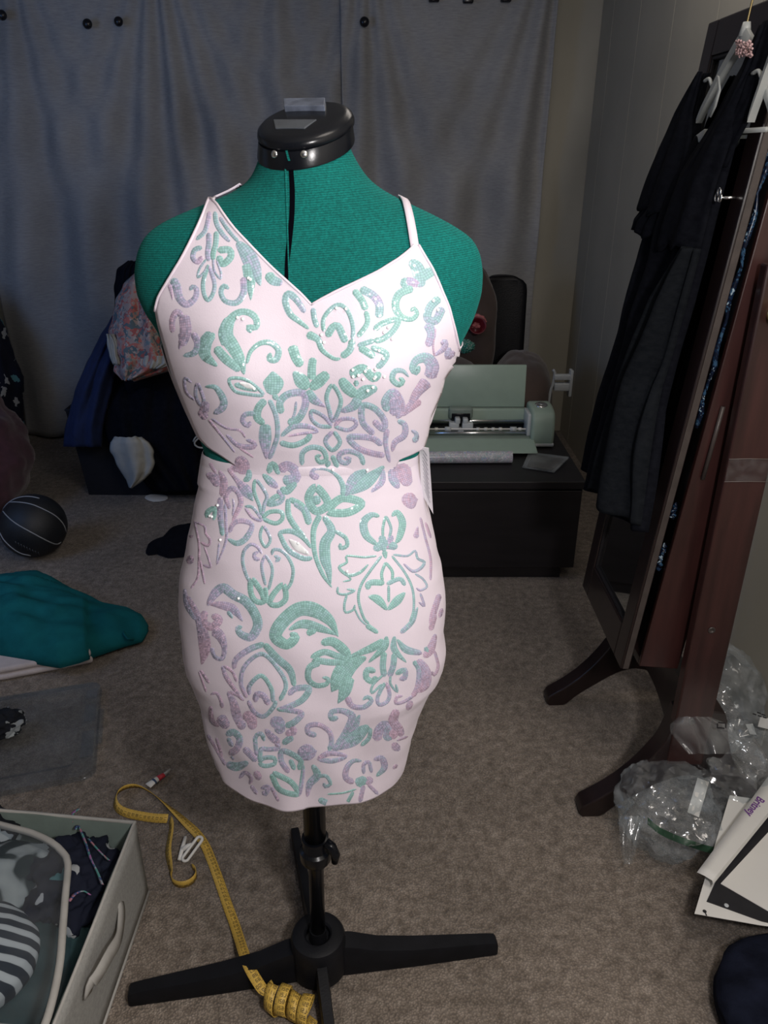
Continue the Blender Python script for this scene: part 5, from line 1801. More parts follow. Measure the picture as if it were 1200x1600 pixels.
# ================================================================== CLOTHES HAMPER, BACK LEFT
hp = thing('laundry_hamper', 'black canvas laundry hamper overflowing with clothes, left of the dress form', 'hamper', (-1.07, 3.38, 0))
def hbox(x0, x1, y0, y1, z0, z1, fl): return [Vector((x0 - fl * 0, y0, z0))]
m = MB()
rows = []
for z, g in ((.0, 0), (.02, .0), (.20, .012), (.40, .025), (.41, .03)):
    rows.append([Vector((-1.355 + .02 - g + (.555 + 2 * g - .04) * a, 3.19 - g + (.38 + 2 * g) * b, z)) for a, b in ((0, 0), (.25, -.01), (.5, -.012), (.75, -.01), (1, 0), (1, .5), (1, 1), (.5, 1.01), (0, 1), (0, .5))])
m.grid(rows, close_u=True, cap0=True)
m.build('basket', MT['hamper'], hp, solid=.008, autos=40)
m = MB(); m.tube(catmull([(-1.37, 3.33, .36), (-1.40, 3.34, .30), (-1.40, 3.42, .30), (-1.37, 3.43, .36)], .02), .010, 8); m.build('handle', MT['hamper'], hp)
tag(blob((-.97, 3.38, .53), (.275, .225, .27), .16, 2.4, 3, ridge=.25, nu=90, nv=60).build('black_sweatshirt', MT['blackcloth']), 'black sweatshirt heaped on top of the laundry hamper', 'sweatshirt')
sw = bpy.data.objects['black_sweatshirt']
m = sheet([(595, 172, 332, 3.22), (640, 158, 335, 3.13), (690, 168, 335, 3.12), (735, 210, 335, 3.125), (768, 240, 335, 3.135)], bulge=.045, fold=.014, seed=2, edge=3, nu=50)
m.build('hanging_sleeve', MT['blackcloth'], sw, solid=.006)
sp = [(302, 690), (306, 683), (316, 680), (326, 680), (312, 684), (304, 692), (308, 698), (318, 700), (328, 699)]
m = MB(); m.tube([P(a, b, 3.064) for a, b in catmull(sp, 3)], .004, 6); o = m.build('print_swirl', MT['whitecloth'], sw); o['label'] = 'white curled script print'
tag(sheet([(470, 192, 214, 3.30), (520, 160, 196, 3.27), (560, 140, 185, 3.20), (600, 122, 176, 3.15), (640, 110, 166, 3.13), (670, 102, 160, 3.12), (698, 100, 158, 3.12)], bulge=.07, fold=.016, ffreq=2.5, seed=5, edge=2).build('blue_shirt', MT['blue'], solid=.006),
    'royal blue shirt hanging over the left side of the laundry hamper', 'shirt')
tag(sheet([(408, 200, 224, 3.36), (420, 184, 232, 3.34), (445, 180, 236, 3.33), (480, 180, 236, 3.34), (520, 176, 236, 3.36)], bulge=.06, fold=.01, seed=6, edge=2).build('navy_shirt', MT['blackcloth'], solid=.006), 'dark navy top behind the floral blouse at the pile peak', 'top')
bl = sheet([(425, 212, 240, 3.28), (445, 192, 262, 3.22), (470, 182, 270, 3.17), (500, 176, 276, 3.14), (520, 170, 280, 3.12), (545, 172, 285, 3.10), (562, 178, 290, 3.09), (580, 178, 262, 3.085), (594, 190, 212, 3.08)], nu=60, nv=60, bulge=.10, fold=.03, ffreq=3.2, seed=8, edge=4).build('floral_blouse', MT['floral'], solid=.005)
tag(bl, 'coral and grey floral chiffon blouse draped over the clothes pile', 'blouse')
m = sheet([(522, 166, 178, 3.06), (540, 168, 186, 3.05), (558, 172, 186, 3.045), (570, 178, 188, 3.04)], bulge=.015, fold=.01, seed=9, nu=14, nv=14, edge=2); m.build('white_ruffle', MT['whitecloth'], bl, solid=.004)
m = sheet([(556, 222, 270, 3.00), (568, 220, 268, 2.99), (576, 226, 250, 2.985)], bulge=.015, fold=.012, seed=10, nu=24, nv=10, edge=2); m.build('white_ruffle', MT['whitecloth'], bl, solid=.004)
tag(sheet([(683, 178, 222, 3.085), (692, 172, 234, 3.075), (706, 172, 241, 3.07), (722, 182, 241, 3.07), (738, 190, 236, 3.07), (750, 200, 222, 3.075), (762, 202, 206, 3.08)], nu=40, nv=36, bulge=.05, fold=.012, ffreq=1.6, seed=12, edge=5).build('white_tee', MT['whitecloth'], solid=.005),
    'off-white tee shirt spilling down the front of the black hamper', 'shirt')
tag(pile([(227, 776), (240, 774), (262, 776), (258, 782), (240, 784), (228, 780)], .012, seed=2).build('paper_scrap', MT['paper']), 'white scrap on the carpet under the front edge of the hamper', 'scrap')
tag(pile([(228, 860), (250, 848), (266, 834), (290, 830), (330, 828), (350, 845), (340, 866), (290, 870), (262, 872), (245, 866), (232, 868)], .05, seed=4, folds=.4).build('black_garment', MT['blackcloth']), 'crumpled black garment on the carpet just left of the skirt', 'garment')
# heap at the left picture edge
tag(blob((-1.86, 2.98, .26), (.36, .36, .33), .12, 2.2, 5, zmin=.004, nu=70, nv=46).build('floor_cushion', MT['maroon']), 'dark maroon plush floor cushion at the left picture edge', 'cushion')
tag(blob((-2.06, 3.66, .40), (.27, .20, .48), .14, 2.4, 9, zmin=.004, ridge=.3, nu=70, nv=46).build('navy_clothes_bundle', MT['navyprint']), 'navy print clothes bundle between maroon cushion and curtain edge', 'clothes')
_b = bpy.data.objects['navy_clothes_bundle']; _bv = BVHTree.FromPolygons([v.co.copy() for v in _b.data.vertices], [tuple(q.vertices) for q in _b.data.polygons])
_hc = [(_bv.ray_cast(CO, ray(a, b).normalized())[0] or P(a, b, 3.4)) for a, b in ((18, 648), (25, 652), (32, 656))]
m = MB(); m.tube(_hc, [.006, .009, .006], 8); tag(m.build('hair_clip', MT['lightgrey']), 'thin pale grey hair clip lying on the navy clothes bundle', 'hair clip')

# ------------------------------------------------------------------ basketball
bc = F(52, 866, 0); bcen = Vector((bc.x, bc.y + .10, .120))
bcen = P(51, 816, 2.62); bcen.z = .121
ball = thing('basketball', 'black basketball with thin silver seams on the carpet', 'basketball', (bcen.x, bcen.y, 0))
BR = .121
rows = [[bcen + Vector((math.sin(math.pi * j / 40) * math.cos(2 * math.pi * i / 64), math.sin(math.pi * j / 40) * math.sin(2 * math.pi * i / 64), math.cos(math.pi * j / 40))) * BR for i in range(64)] for j in range(41)]
m = MB(); m.grid(rows, close_u=True); m.build('ball_skin', MT['rubber'], ball)
ball_bvh = BVHTree.FromPolygons([Vector(v) for v in m.v], m.f)
sph = lambda a, b: (lambda h: bcen + (h - bcen).normalized() * (BR + .0005))(ball_bvh.ray_cast(CO, ray(a, b).normalized())[0] or P(a, b, bcen.y))
for pts in ([(0, 788), (10, 785.5), (25, 784.5), (45, 787), (62, 793), (85, 805), (98, 818), (104, 832)], [(14, 768), (6, 780), (3, 793), (8, 803), (25, 818), (55, 835), (80, 848), (90, 850), (95, 847)],
            [(0, 832), (6, 843), (18, 855), (32, 864), (48, 868)], [(6, 785), (14, 770), (26, 765), (46, 764), (64, 768)]):
    w = MB(); w.tube([sph(a, b) for a, b in catmull(pts, 3)], .0022, 6); w.build('seam', MT['silver_line'], ball)
MT['faint'] = mat('worn_grey_print', (.035, .04, .05), rough=.6)
for k in range(9):
    a, b = 24 + k * 4.4, 846 + k * 2.1 - .12 * (k - 4) ** 2 * .3
    w = MB(); w.tube([sph(a, b), sph(a + 2.2, b + 5)], .0022, 6); w.build('worn_print', MT['faint'], ball)

# ------------------------------------------------------------------ towel and teal cloth
tw = thing('folded_towel', 'folded white towel on the carpet beneath the teal cloth', 'towel', F(60, 1050, 0))
a = [F(-60, 1070, 0), F(4, 1066, 0), F(147, 1038, 0), F(140, 1012, 0), F(-60, 1010, 0)]
for k in range(2):
    z0 = .003 + k * .021
    m = MB(); m.prism([0, 1, 2, 3, 4], lambda i: a[i] + Vector((-.004 * k, .004 * k, z0)), lambda i: a[i] + Vector((-.004 * k, .004 * k, z0 + .0195)))
    m.build('towel_layer', MT['towel'], tw, bevel=.009, bseg=3)
tt_ = [(-60, 915), (0, 918), (40, 910), (62, 905), (85, 914), (130, 938), (165, 953), (200, 956), (222, 966), (231, 980)]
tb_ = [(-60, 1024), (0, 1028), (60, 1038), (95, 1044), (125, 1036), (150, 1026), (190, 1012), (222, 1003), (231, 986)]
rows = []
for i in range(91):
    px = -60 + 291 * i / 90
    ya, yb_ = tab([(a, b) for a, b in tt_], px), tab([(a, b) for a, b in tb_], px)
    A_, B_ = F(px, ya, .004), F(px, yb_, .034 if px < 140 else .012)
    hh = interp(px, [-60, 40, 120, 190, 222, 231], [.115, .115, .085, .055, .035, .012])
    row = []
    for k in range(49):
        v = k / 48
        p = A_.lerp(B_, v)
        z = hh * max(0, 1 - abs(2 * v - 1) ** 2.2) ** .6
        w = N3(p.x * 1.2 + p.y * .8, p.y * 2.2, 0, 9) * .5 + N3(p.x * .7 - p.y * 1.6, p.y, 4, 14) * .32 + .25 * (1 - 3 * abs(N3(p.x * .5 + p.y, p.y * 1.5 - p.x * .6, 7, 8)))
        p.z += z * (1 + .30 * w) if 0 < k < 48 else 0
        row.append(p)
    rows.append(row)
m = MB(); m.grid(rows); tl = m.build('teal_towel', MT['teal'], solid=.006)
tag(tl, 'teal fleece cloth crumpled over the folded white towel', 'cloth')
m = MB(); m.tube([Vector((p.x, p.y, p.z)) for p in [F(205, 985, .035), F(197, 978, .045), F(193, 990, .048), F(199, 998, .045), F(209, 999, .036)]], .004, 6); m.build('hem_fold', MT['teal'], tl)

# ------------------------------------------------------------------ clear lid on the carpet
ld = thing('storage_lid', 'clear plastic storage box lid lying flat on the carpet', 'lid', (-.95, 1.55, 0))
ex = Vector((math.cos(R(16)), math.sin(R(16)), 0)); ey = Vector((-.404, .915, 0)); ey = Vector((-ex.y, ex.x, 0))
lc = Vector((-.713, 1.440, 0))
def LP(u, v, z): return lc - ex * u + ey * v + Vector((0, 0, z))
def lid_ring(ins, z, rad):
    W, H = .56, .385
    out = []
    for cx_, cy_, a0 in ((ins + rad, H - ins - rad, 90), (W - ins - rad, H - ins - rad, 0), (W - ins - rad, ins + rad, -90), (ins + rad, ins + rad, -180)):
        for k in range(7):
            t = R(a0 + 90 - k * 15)
            out.append(LP(W - (cx_ + rad * math.cos(t)) if False else cx_ + rad * math.cos(t), cy_ + rad * math.sin(t), z))
    return out
m = MB(); m.grid([lid_ring(0, .004, .03), lid_ring(.002, .018, .03), lid_ring(.012, .021, .028), lid_ring(.045, .021, .02), lid_ring(.052, .010, .018), lid_ring(.10, .010, .012)], close_u=True, cap1=True)
m.build('lid_panel', MT['film_lid'], ld, solid=.002, autos=40)
for v0, v1 in ((.06, .16), (.20, .27), (.30, .34)):
    m = MB(); m.prism([(.006, v0), (.036, v0), (.036, v1), (.006, v1)], lambda p: LP(p[0], p[1], .0215), lambda p: LP(p[0], p[1], .026)); m.build('latch_rib', MT['film_lid'], ld, smooth=False, bevel=.002)
m = MB(); m.prism([(-.012, .12), (.004, .12), (.004, .26), (-.012, .26)], lambda p: LP(p[0], p[1], .006), lambda p: LP(p[0], p[1], .014)); m.build('latch_tab', MT['film_lid'], ld, smooth=False, bevel=.003)
tag(blob(F(2, 1132, .045), (.055, .05, .03), .3, 3, 4, zmin=.03).build('printed_scrunchie', MT['blobprint']), 'black and white patterned cloth bunched on the clear lid', 'cloth')

# ================================================================== GREY FABRIC BIN
bn = thing('fabric_bin', 'grey fabric storage bin full of clothes, bottom left corner', 'storage bin', (-.74, .95, 0))
BA = Vector((-.494, 1.118, 0))
ux = Vector((-.988, .11, 0)).normalized(); uy = Vector((-.02, -1, 0)).normalized()
def BP(a, b, z, g=0): return BA + ux * (a) + uy * b + Vector((0, 0, z)) - ux * g * .03 
W_, L_, H_ = .46, .40, .20
def bwall(a0, b0, a1, b1, name, inn):
    m = MB()
    n = 16
    rows = []
    for j in range(7):
        z = .002 + (H_ - .002) * j / 6
        rows.append([BP(a0 + (a1 - a0) * i / n, b0 + (b1 - b0) * i / n, z + (.004 * N3(i * .3, a0 * 9, j, .7) if j == 6 else 0)) + (ux if abs(a1 - a0) < .01 else uy) * (.006 * math.sin(math.pi * i / n) * (j / 6) * N3(i * .2, 3, a0 + 2, 1)) for i in range(n + 1)])
    m.grid(rows)
    o = m.build(name, MT['bin'], bn, solid=.006)
    m = MB(); off = inn * .0045
    m.grid([[p + off for p in r] for r in rows[:]]); m.build('lining', MT['bin_in'], o)
    return o
bwall(0, 0, 0, L_, 'side_wall', ux)
bwall(0, 0, W_, 0, 'end_wall', uy)
bwall(W_, 0, W_, L_, 'side_wall', -ux)
bwall(0, L_, W_, L_, 'end_wall', -uy)
m = MB(); m.tube([BP(0, 0, H_), BP(0, L_, H_), BP(W_, L_, H_), BP(W_, 0, H_)], .0045, 8, closed=True); m.build('rim', MT['piping'], bn)
m = MB(); m.tube([BP(-.003, 0, .005), BP(-.003, L_, .005)], .0035, 8); m.build('bottom_piping', MT['piping'], bn)
m = MB(); m.box((0, 0, .002), (W_, L_, .008), lambda p: BP(p.x, p.y, p.z)); m.build('bottom_panel', MT['bin_in'], bn, smooth=False)
# side handle strap
hx = BA.x + .005
hp_ = [PX(188, 1408, hx - .006), PX(190, 1424, hx), PX(189, 1440, hx + .004), PX(187, 1458, hx + .010), PX(183, 1472, hx + .016), PX(172, 1490, hx + .018), PX(160, 1512, hx + .016), PX(150, 1528, hx + .010), PX(141, 1540, hx + .004), PX(137, 1556, hx)]
m = MB(); cp = [Vector(q) for q in catmull([tuple(p) for p in hp_], .008)]
m.ribbon(cp, [((cp[min(i + 1, len(cp) - 1)] - cp[max(i - 1, 0)]).cross(Vector((1, 0, .25)))).normalized() for i in range(len(cp))], .024); m.build('handle_strap', MT['piping'], bn, solid=.003)

# clothes and vinyl bag in the bin
tag(blob(BP(.22, .22, .085), (.205, .17, .075), .12, 2.5, 2, zmin=.012).build('dark_teal_top', MT['dkteal']), 'dark teal top lying at the bottom of the grey bin', 'top')
nv_ = blob(BP(.115, .10, .135), (.085, .10, .055), .30, 2.6, 7, ridge=.4, nu=80, nv=50).build('navy_floral_top', MT['navyprint']); tag(nv_, 'navy floral print top with bright trim in the grey bin corner', 'top')
for pts in ([(118, 1296), (122, 1290), (132, 1312), (142, 1342), (152, 1362), (160, 1382)], [(138, 1310), (148, 1322), (160, 1335), (170, 1344)], [(112, 1284), (114, 1270), (124, 1264)], [(108, 1408), (118, 1396), (130, 1392), (140, 1398)]):
    pp = [F(a, b, .192) for a, b in catmull(pts, 5)]
    m = MB(); m.ribbon(pp, [Vector((.8, -.4, .3))] * len(pp), .007); m.build('floral_trim', MT['trim'], nv_, solid=.002)
tag(blob(BP(.34, .055, .165), (.10, .07, .055), .25, 2.5, 5, ridge=.3, nu=70, nv=44).build('patch_print_top', MT['blobprint']), 'black and white patch print top at the far side of the bin', 'top')
ob = thing('vinyl_bag', 'clear vinyl zip bag with grey piping standing in the bin', 'bag', BP(.30, .22, .012))
rim = [(-60, 1278), (-20, 1284), (20, 1294), (50, 1302), (80, 1316), (98, 1332), (106, 1350), (102, 1400), (98, 1450), (94, 1500), (86, 1545), (74, 1590), (60, 1625)]
zr = .215
rp = [F(a, b, zr) for a, b in catmull(rim, 10)]
m = MB(); m.tube(rp, .0065, 8); m.build('piping', MT['piping'], ob)
m = MB(); m.grid([[p + Vector((-.006 * (1 - z / zr), 0, z - zr)) for p in rp] for z in (.06, .11, .16, zr)]); m.build('side_film', MT['film_vinyl'], ob)
far_ = Vector((-.95, .95, zr))
m = MB(); m.grid([[p.lerp(Vector((-.95, p.y, zr)), t) + Vector((0, 0, .016 * math.sin(math.pi * t) + .004 * N3(p.x, p.y, t, 9))) for p in rp] for t in np.linspace(0, 1, 14)]); m.build('top_film', MT['film_vinyl'], ob)
tag(blob(BP(.225, .285, .155), (.13, .115, .056), .04, 2.0, 3, nu=70, nv=44).build('striped_top', MT['stripes']), 'navy and white striped top folded inside the clear vinyl bag', 'top')
tag(blob(BP(.245, .120, .150), (.125, .085, .052), .10, 2.0, 8, nu=70, nv=44).build('leaf_print_top', MT['leafprint']), 'dark leaf print top behind the stripes inside the clear vinyl bag', 'top')

# ================================================================== MEASURING TAPE, CLIP, TUBE
TW = .0195
tape = thing('measuring_tape', 'yellow sewing tape measure trailing over the carpet and coiled at the stand foot', 'tape measure', F(330, 1360, 0))
def up_(n): return [Vector((0, 0, 1))] * n
segs = []
# 1 standing curl at the free end
c0 = F(288, 1372, 0)
s1 = [c0 + Vector((.026 * math.cos(t), .024 * math.sin(t), .0095)) for t in np.linspace(R(60), R(-185), 30)]
s1s = up_(len(s1))
# 2 runs up on edge, twisting flat
k2 = [(262, 1352, .010), (263, 1330, .010), (266, 1306, .010), (268, 1290, .012), (266, 1280, .014)]
s2 = [Vector(q) for q in catmull([tuple(s1[-1])] + [tuple(F(a, b, z)) for a, b, z in k2[1:]], .006)]
s2s = [Vector((.2 + .7 * math.sin(3 * i / len(s2)), .1, .9)) for i in range(len(s2))]
# 4 loose coils beside the hub
ax0, ax1 = F(425, 1556, .028), F(487, 1584, .026)
axd = (ax1 - ax0).normalized(); e1 = axd.cross(Vector((0, 0, 1))).normalized(); e2 = e1.cross(axd)
s4, s4s = [], []
for k in range(110):
    t = k / 109; a = 1.9 - t * 2 * math.pi * 3.6
    rr = .0235 + .003 * math.sin(t * 9)
    s4.append(ax0.lerp(ax1, t) + (e1 * math.cos(a) * rr + e2 * math.sin(a) * rr)); s4s.append(axd + e1 * .25 * math.sin(t * 14))
# 3 flat length to the left, then loop back over
k3 = [(262, 1279, .012), (240, 1278, .010), (215, 1274, .010), (195, 1269, .012), (184, 1262, .014), (180, 1252, .016), (183, 1240, .016), (194, 1231, .013), (210, 1228, .008), (226, 1233, .005), (248, 1247, .004), (270, 1266, .006), (290, 1285, .006), (308, 1303, .006), (321, 1322, .005), (332, 1348, .004),
      (343, 1378, .004), (354, 1410, .004), (365, 1440, .006), (373, 1464, .016), (380, 1486, .036), (388, 1508, .050), (400, 1530, .047), (414, 1548, .042)]
s3 = [Vector(q) for q in catmull([tuple(F(a, b, z)) for a, b, z in k3] + [tuple(s4[0])], .006)]
s3s = []
for i, p in enumerate(s3):
    t = (s3[min(i + 1, len(s3) - 1)] - s3[max(i - 1, 0)]).normalized()
    side = t.cross(Vector((0, 0, 1))).normalized()
    f = i / len(s3)
    roll = 0.0
    if f < .10: roll = .75
    elif f < .36: roll = .75 + .5 * math.sin((f - .10) / .26 * math.pi)
    elif f < .46: roll = .75 * (1 - (f - .36) / .1)
    s3s.append(side * math.cos(roll) + Vector((0, 0, 1)) * math.sin(roll))
ucount = 0
def tape_run(pts, sides, w=TW, cm0=0, flip=1):
    m = MB(); m.ribbon(pts, sides, w); o = m.build('tape_band', MT['tape'], tape, solid=.0008)
    nrm_ = []
    acc = [0]
    for i in range(1, len(pts)): acc.append(acc[-1] + (pts[i] - pts[i - 1]).length)
    def at(u, v):
        i = min(max(int(np.searchsorted(acc, u)) - 1, 0), len(pts) - 2)
        f = (u - acc[i]) / max(1e-6, acc[i + 1] - acc[i])
        p = pts[i].lerp(pts[i + 1], f); t = (pts[i + 1] - pts[i]).normalized(); s = (sides[i].lerp(sides[i + 1], f)).normalized()
        n = s.cross(t).normalized()
        toc = (CO - p)
        if n.dot(toc) < 0: n = -n
        return p + s * v + n * .0007
    pr = MB()
    def quad(u0, u1, v0, v1):
        pr.add([at(u0, v0), at(u1, v0), at(u1, v1), at(u0, v1)], [(0, 1, 2, 3)])
    n_cm = int(acc[-1] / .010)
    for c in range(n_cm):
        u = c * .010
        quad(u, u + .0005, -w / 2, -w / 2 + .0040)
        if acc[-1] > u + .006: quad(u + .005, u + .0054, w / 2 - .0032, w / 2)
        for gi, ch in enumerate(str(cm0 + c)):
            for x0, x1, y0, y1 in SEG7[ch]:
                hh, ww = .0062, .0036
                vv = -.0062 + gi * .0050
                # digits read across the tape
                quad(u + .0022 + y0 * hh, u + .0022 + y1 * hh, vv + x0 * ww, vv + x1 * ww)
    p = pr.build('printed_numbers', MT['ink'], o, smooth=False)
    return o
S = {'a': (.0, 1, .86, 1), 'b': (.78, 1, .5, 1), 'c': (.78, 1, 0, .5), 'd': (0, 1, 0, .14), 'e': (0, .22, 0, .5), 'f': (0, .22, .5, 1), 'g': (0, 1, .43, .57)}
SEG7 = {k: [S[q] for q in v] for k, v in {'0': 'abcdef', '1': 'bc', '2': 'abged', '3': 'abgcd', '4': 'fgbc', '5': 'afgcd', '6': 'afgedc', '7': 'abc', '8': 'abcdefg', '9': 'abcdfg'}.items()}
tape_run(s1, s1s, cm0=1)
tape_run(s2, s2s, cm0=7)
tape_run(s3, s3s, cm0=11)
tape_run(s4, s4s, cm0=110)

# white peg clip
cpn = thing('peg_clip', 'small white plastic spring clip beside the tape measure', 'clip', F(296, 1328, 0))
def loop_arm(p0, p1, w, th, name):
    d = (p1 - p0); L2 = d.length; d.normalize(); s = d.cross(Vector((0, 0, 1))).normalized()
    pts = []
    for k in range(28):
        t = 2 * math.pi * k / 28
        c = p0 + d * (L2 / 2) + d * ((L2 / 2 - w) * (1 if math.cos(t) > 0 else -1) + w * math.cos(t)) + s * w * math.sin(t)
        pts.append(c)
    m = MB(); m.tube(pts, th, 10, closed=True); m.build(name, MT['white_plastic'], cpn)
loop_arm(F(287, 1345, .012), F(314, 1308, .024), .0072, .0032, 'grip')
m = MB(); m.tube([F(280, 1344, .010), F(285, 1325, .013), F(290, 1308, .016)], [.0042, .0048, .004], 10); m.build('jaw', MT['white_plastic'], cpn)
m = MB(); m.tube([F(284, 1328, .012), F(294, 1322, .016), F(300, 1320, .018)], [.006, .0055, .005], 10); m.build('spring_bridge', MT['white_plastic'], cpn)
# glue tube
gt = thing('glue_tube', 'small squeezed glue tube with red band, above the tape loop', 'tube', F(243, 1218, 0))
g0, g1, g2, g3 = F(231, 1228, .008), F(246, 1217, .010), F(256, 1211, .010), F(266, 1202, .009)
dr = (g3 - g0).normalized(); sd = dr.cross(Vector((0, 0, 1))).normalized()
def gsec(p, w, h): return [p + sd * w * math.cos(t) + Vector((0, 0, h * math.sin(t))) for t in [2 * math.pi * k / 18 for k in range(18)]]
m = MB(); m.grid([gsec(g0, .0105, .0012), gsec(g0.lerp(g1, .3), .0095, .004), gsec(g1, .007, .0062)], close_u=True, cap0=True, cap1=True); m.build('tube_body', MT['white_plastic'], gt)
m = MB(); m.grid([gsec(g0.lerp(g1, .55), .0092, .0053), gsec(g0.lerp(g1, .72), .0086, .0062)], close_u=True); m.build('blue_band', MT['blue_print'], gt)
m = MB(); m.grid([gsec(g1, .0072, .0064), gsec(g2, .0058, .0058)], close_u=True, cap0=True, cap1=True); m.build('red_band', MT['red_print'], gt)
m = MB(); m.grid([gsec(g2, .0045, .0045), gsec(g3, .0026, .0026)], close_u=True, cap0=True, cap1=True); m.build('nozzle_cap', MT['clear_cap'], gt)

# ================================================================== BAGS AND PAPERS, BOTTOM RIGHT
def crumple(c, r, seed, amp=.26, freq=2.1, zmin=.003):
    c = Vector(c); rows = []
    nu, nv = 96, 64
    for j in range(nv + 1):
        ph = math.pi * (j + .02) / (nv + .04); row = []
        for i in range(nu):
            th = 2 * math.pi * i / nu
            d = Vector((math.sin(ph) * math.cos(th), math.sin(ph) * math.sin(th), math.cos(ph)))
            n = 0
            for o, (f, a) in enumerate(((freq * .8, 1), (freq * 1.9, .40), (freq * 3.9, .10))):
                n += a * (1 - 2.6 * abs(N3(d.x + seed + o, d.y + seed * .3, d.z - seed, f)))
            p = c + Vector((d.x * r[0], d.y * r[1], d.z * r[2])) * (1 + amp * (n - .6))
            if p.z < zmin: p.z = zmin + (p.z - zmin) * .02
            if p.x > XW - .014: p.x = XW - .014
            row.append(p)
        rows.append(row)
    m = MB(); m.grid(rows, close_u=True, cap0=True, cap1=True)
    return m
b1 = thing('plastic_bag', 'clear plastic bag with white label and green stripe, in front of the cabinet foot', 'plastic bag', (.64, 1.22, 0), 'clear plastic bags')
c1 = (.628, 1.262, .090)
cm1 = crumple(c1, (.105, .11, .092), 3, .16); cm1.build('film', MT['film'], b1, autos=25)
bagv = BVHTree.FromPolygons([Vector(v) for v in cm1.v], cm1.f)
def on_bag(px, py, off=-.003):
    d = ray(px, py).normalized(); h = bagv.ray_cast(CO, d)[0]
    return (h - d * off) if h else P(px, py, 1.15)
lab = [(1074, 1269), (1090, 1215), (1108, 1222), (1092, 1277)]
m = MB(); m.grid([[on_bag(*(np.array(lab[0]) * (1 - a) * (1 - b) + np.array(lab[1]) * a * (1 - b) + np.array(lab[3]) * (1 - a) * b + np.array(lab[2]) * a * b), -.001) for b in np.linspace(0, 1, 5)] for a in np.linspace(0, 1, 9)])
m.build('label', MT['labelw'], b1)
m = MB(); pp = [(1012, 1282), (1030, 1297), (1055, 1309), (1080, 1318), (1105, 1326), (1125, 1330)]
m.grid([[on_bag(a, b + k, .002) for k in (-5, 0, 6)] for a, b in catmull(pp, 6)]); m.build('green_stripe', MT['dkgreen'], b1)
tailr = sheet([(1275, 968, 1008, 1.22), (1300, 968, 1000, 1.20), (1325, 970, 994, 1.18), (1350, 974, 988, 1.16)], bulge=.012, fold=.008, seed=3, nu=14, nv=16, edge=2)
tailr.v = [(x, y, max(z, .004)) for x, y, z in tailr.v]; tailr.build('bag_corner', MT['film'], b1)
b2 = thing('plastic_bag', 'clear plastic bag bunched up against the armoire post', 'plastic bag', (.80, 1.30, 0), 'clear plastic bags')
crumple((.80, 1.37, .105), (.12, .10, .105), 8, .17).build('film', MT['film'], b2, autos=25)
m = sheet([(1120, 1060, 1110, 1.26), (1132, 1046, 1140, 1.25), (1145, 1048, 1150, 1.245), (1160, 1060, 1160, 1.24), (1178, 1075, 1150, 1.23)], bulge=.03, fold=.014, ffreq=3, seed=7, nu=30, nv=20, edge=2); m.build('bag_mouth', MT['film'], b2)
b3 = thing('plastic_bag', 'clear plastic bag with white labels against the wall base', 'plastic bag', (.90, 1.6, 0), 'clear plastic bags')
crumple((.878, 1.62, .115), (.098, .14, .125), 5, .15).build('film', MT['film'], b3, autos=25)
for lab in ([(1165, 1132), (1176, 1131), (1182, 1148), (1172, 1147)], [(1188, 1120), (1215, 1126), (1212, 1142), (1184, 1135)]):
    m = MB(); m.add([P(a, b, 1.41) for a, b in lab], [(0, 1, 2, 3)]); m.build('label', MT['labelw'], b3, smooth=False, solid=.001)
for k, (a, b) in enumerate(((1183, 1112), (1190, 1115), (1176, 1114), (1184, 1117), (1192, 1119))):
    m = MB(); m.add([P(a, b, 1.40), P(a + 6, b + 2, 1.40), P(a + 6, b + 4, 1.40), P(a, b + 2, 1.40)], [(0, 1, 2, 3)]); m.build('print_mark', MT['ink'], b3, smooth=False)
for k, (a, b, w, h) in enumerate(((1122, 1128, 12, 2), (1122, 1136, 10, 2), (1120, 1130, 2, 8), (1133, 1130, 2, 7))):
    m = MB(); m.add([P(a, b, 1.19), P(a + w, b + 1, 1.19), P(a + w, b + 1 + h, 1.19), P(a, b + h, 1.19)], [(0, 1, 2, 3)]); m.build('print_mark', MT['ink'], b2, smooth=False)
# papers
def slab(pts, z0, z1, name, mt, label, cat, group=None, bevel=.0003, tilt=None):
    w = [F(a, b, z0) for a, b in pts]
    m = MB(); th = z1 - z0
    m.prism(list(range(len(w))), lambda k: w[k], lambda k: w[k] + Vector((0, 0, th)))
    return tag(m.build(name, MT[mt], None, smooth=False), label, cat, group)
PZ = .045
slab([(1140, 1243), (1182, 1249), (1330, 1260), (1330, 1465), (1187, 1446), (1085, 1428)], .1005, .1015, 'paper_sheet', 'paper', 'white sheet with a black ink spot, lowest sheet of the paper pile', 'paper', 'papers in the pile')
slab([(1176, 1249), (1330, 1240), (1330, 1470), (1190, 1440), (1104, 1409)], .1020, .1036, 'card_folder', 'folder', 'black card folder between the white sheets', 'folder')
slab([(1126, 1381), (1200, 1301), (1340, 1200), (1340, 1460), (1200, 1424)], .1042, .1054, 'paper_sheet', 'paper', 'blank white sheet on top of the black folder at the right edge', 'paper', 'papers in the pile')
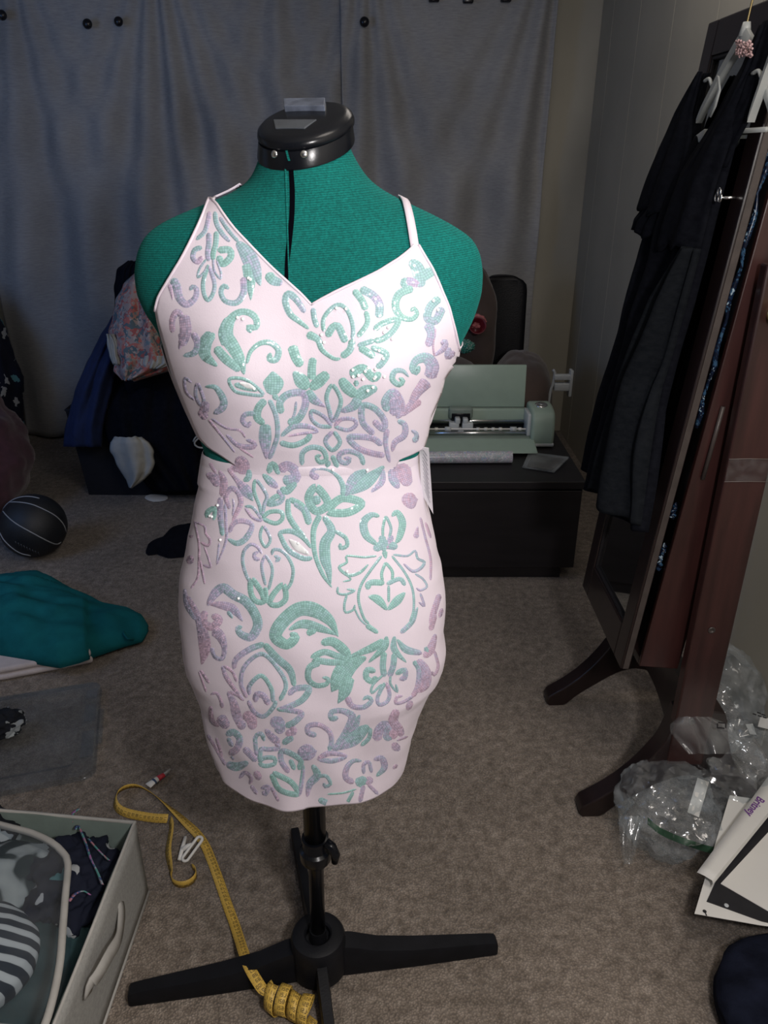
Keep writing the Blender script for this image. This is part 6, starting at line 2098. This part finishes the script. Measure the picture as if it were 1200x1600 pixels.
# curled paper strip with a name written on it
sp_ = thing('name_strip', 'curled white paper strip with a purple handwritten name', 'paper strip', F(1150, 1320, 0), 'papers in the pile')
zc = .128
sa, sb, sc_, sd2 = F(1089, 1363, zc), F(1113, 1376, zc), F(1226, 1238, zc), F(1198, 1216, zc)
rows = []
for t in np.linspace(-.0, 1.35, 20):
    a, b = sa.lerp(sd2, t), sb.lerp(sc_, t)
    rows.append([a, a.lerp(b, .5) + Vector((0, 0, .0015)), b, b + Vector((.002, -.002, -.008)), b + Vector((.0, -.001, -.016))])
m = MB(); m.grid(rows); m.build('strip', MT['paper'], sp_, solid=.0006, autos=25)
slen = (sd2 - sa).length
sxd = (sd2 - sa).normalized(); swd = (sb - sa).normalized(); snn = sxd.cross(swd).normalized()
if snn.z < 0: snn = -snn


def write(txt, mt, org, right, up, size, parent, name, offn=.0026, off_w=None, thick=0.0):
    cu = bpy.data.curves.new(name, 'FONT'); cu.body = txt; cu.size = size; cu.offset = thick; cu.shear = .25
    to = bpy.data.objects.new(name, cu); COL.objects.link(to)
    bpy.context.view_layer.update()
    me = bpy.data.meshes.new_from_object(to.evaluated_get(bpy.context.evaluated_depsgraph_get()))
    bpy.data.objects.remove(to)
    n = right.cross(up).normalized()
    if n.z < 0:
        n = -n
    m = MB(); m.add([org + right * v.co.x + up * v.co.y + n * offn for v in me.vertices], [tuple(p.vertices) for p in me.polygons])
    bpy.data.meshes.remove(me)
    return m.build(name, MT[mt], parent, smooth=False)


# reads from the upper right down to the lower left
mid = lambda t, w: sa.lerp(sd2, t) + swd * w
wr = write('Britney', 'purple', mid(.80, .0075), -sxd, swd, .0235, sp_, 'handwriting', thick=.0004)
write('ey', 'greenpen', mid(1.06, .0075), -sxd, swd, .0225, sp_, 'handwriting', thick=.0003)
write('Cy', 'ink', F(1120, 1366, .106), (F(1134, 1368, .106) - F(1120, 1366, .106)).normalized(), Vector((0, .75, .66)), .012, sp_, 'handwriting', thick=.0002, offn=.002)
spot = F(1101, 1424, .1022)
m = MB(); m.lathe([(.0036, 0), (.0036, .0004)], Matrix.Translation(spot), 14); m.add([spot + Vector(q) for q in ((-.001, -.0095, .0003), (.0012, -.0095, .0003), (.0012, 0, .0003), (-.001, 0, .0003))], [(0, 1, 2, 3)])
m.build('ink_spot', MT['ink'], [o for o in bpy.data.objects if o.name == 'paper_sheet'][0], smooth=False)
m = MB(); m.lathe([(.0042, 0), (.0042, .0012), (.003, .0016), (.0004, .0016)], Matrix.Translation(F(1135, 1415, .1037)), 16); m.build('snap', MT['lightgrey'], bpy.data.objects['card_folder'])
# navy cushion in the corner
tag(blob((.785, .815, .050), (.205, .165, .052), .05, 2.0, 4, zmin=.004, flat=.2).build('navy_cushion', MT['navy']), 'navy black plush cushion in the bottom right corner below the papers', 'cushion')
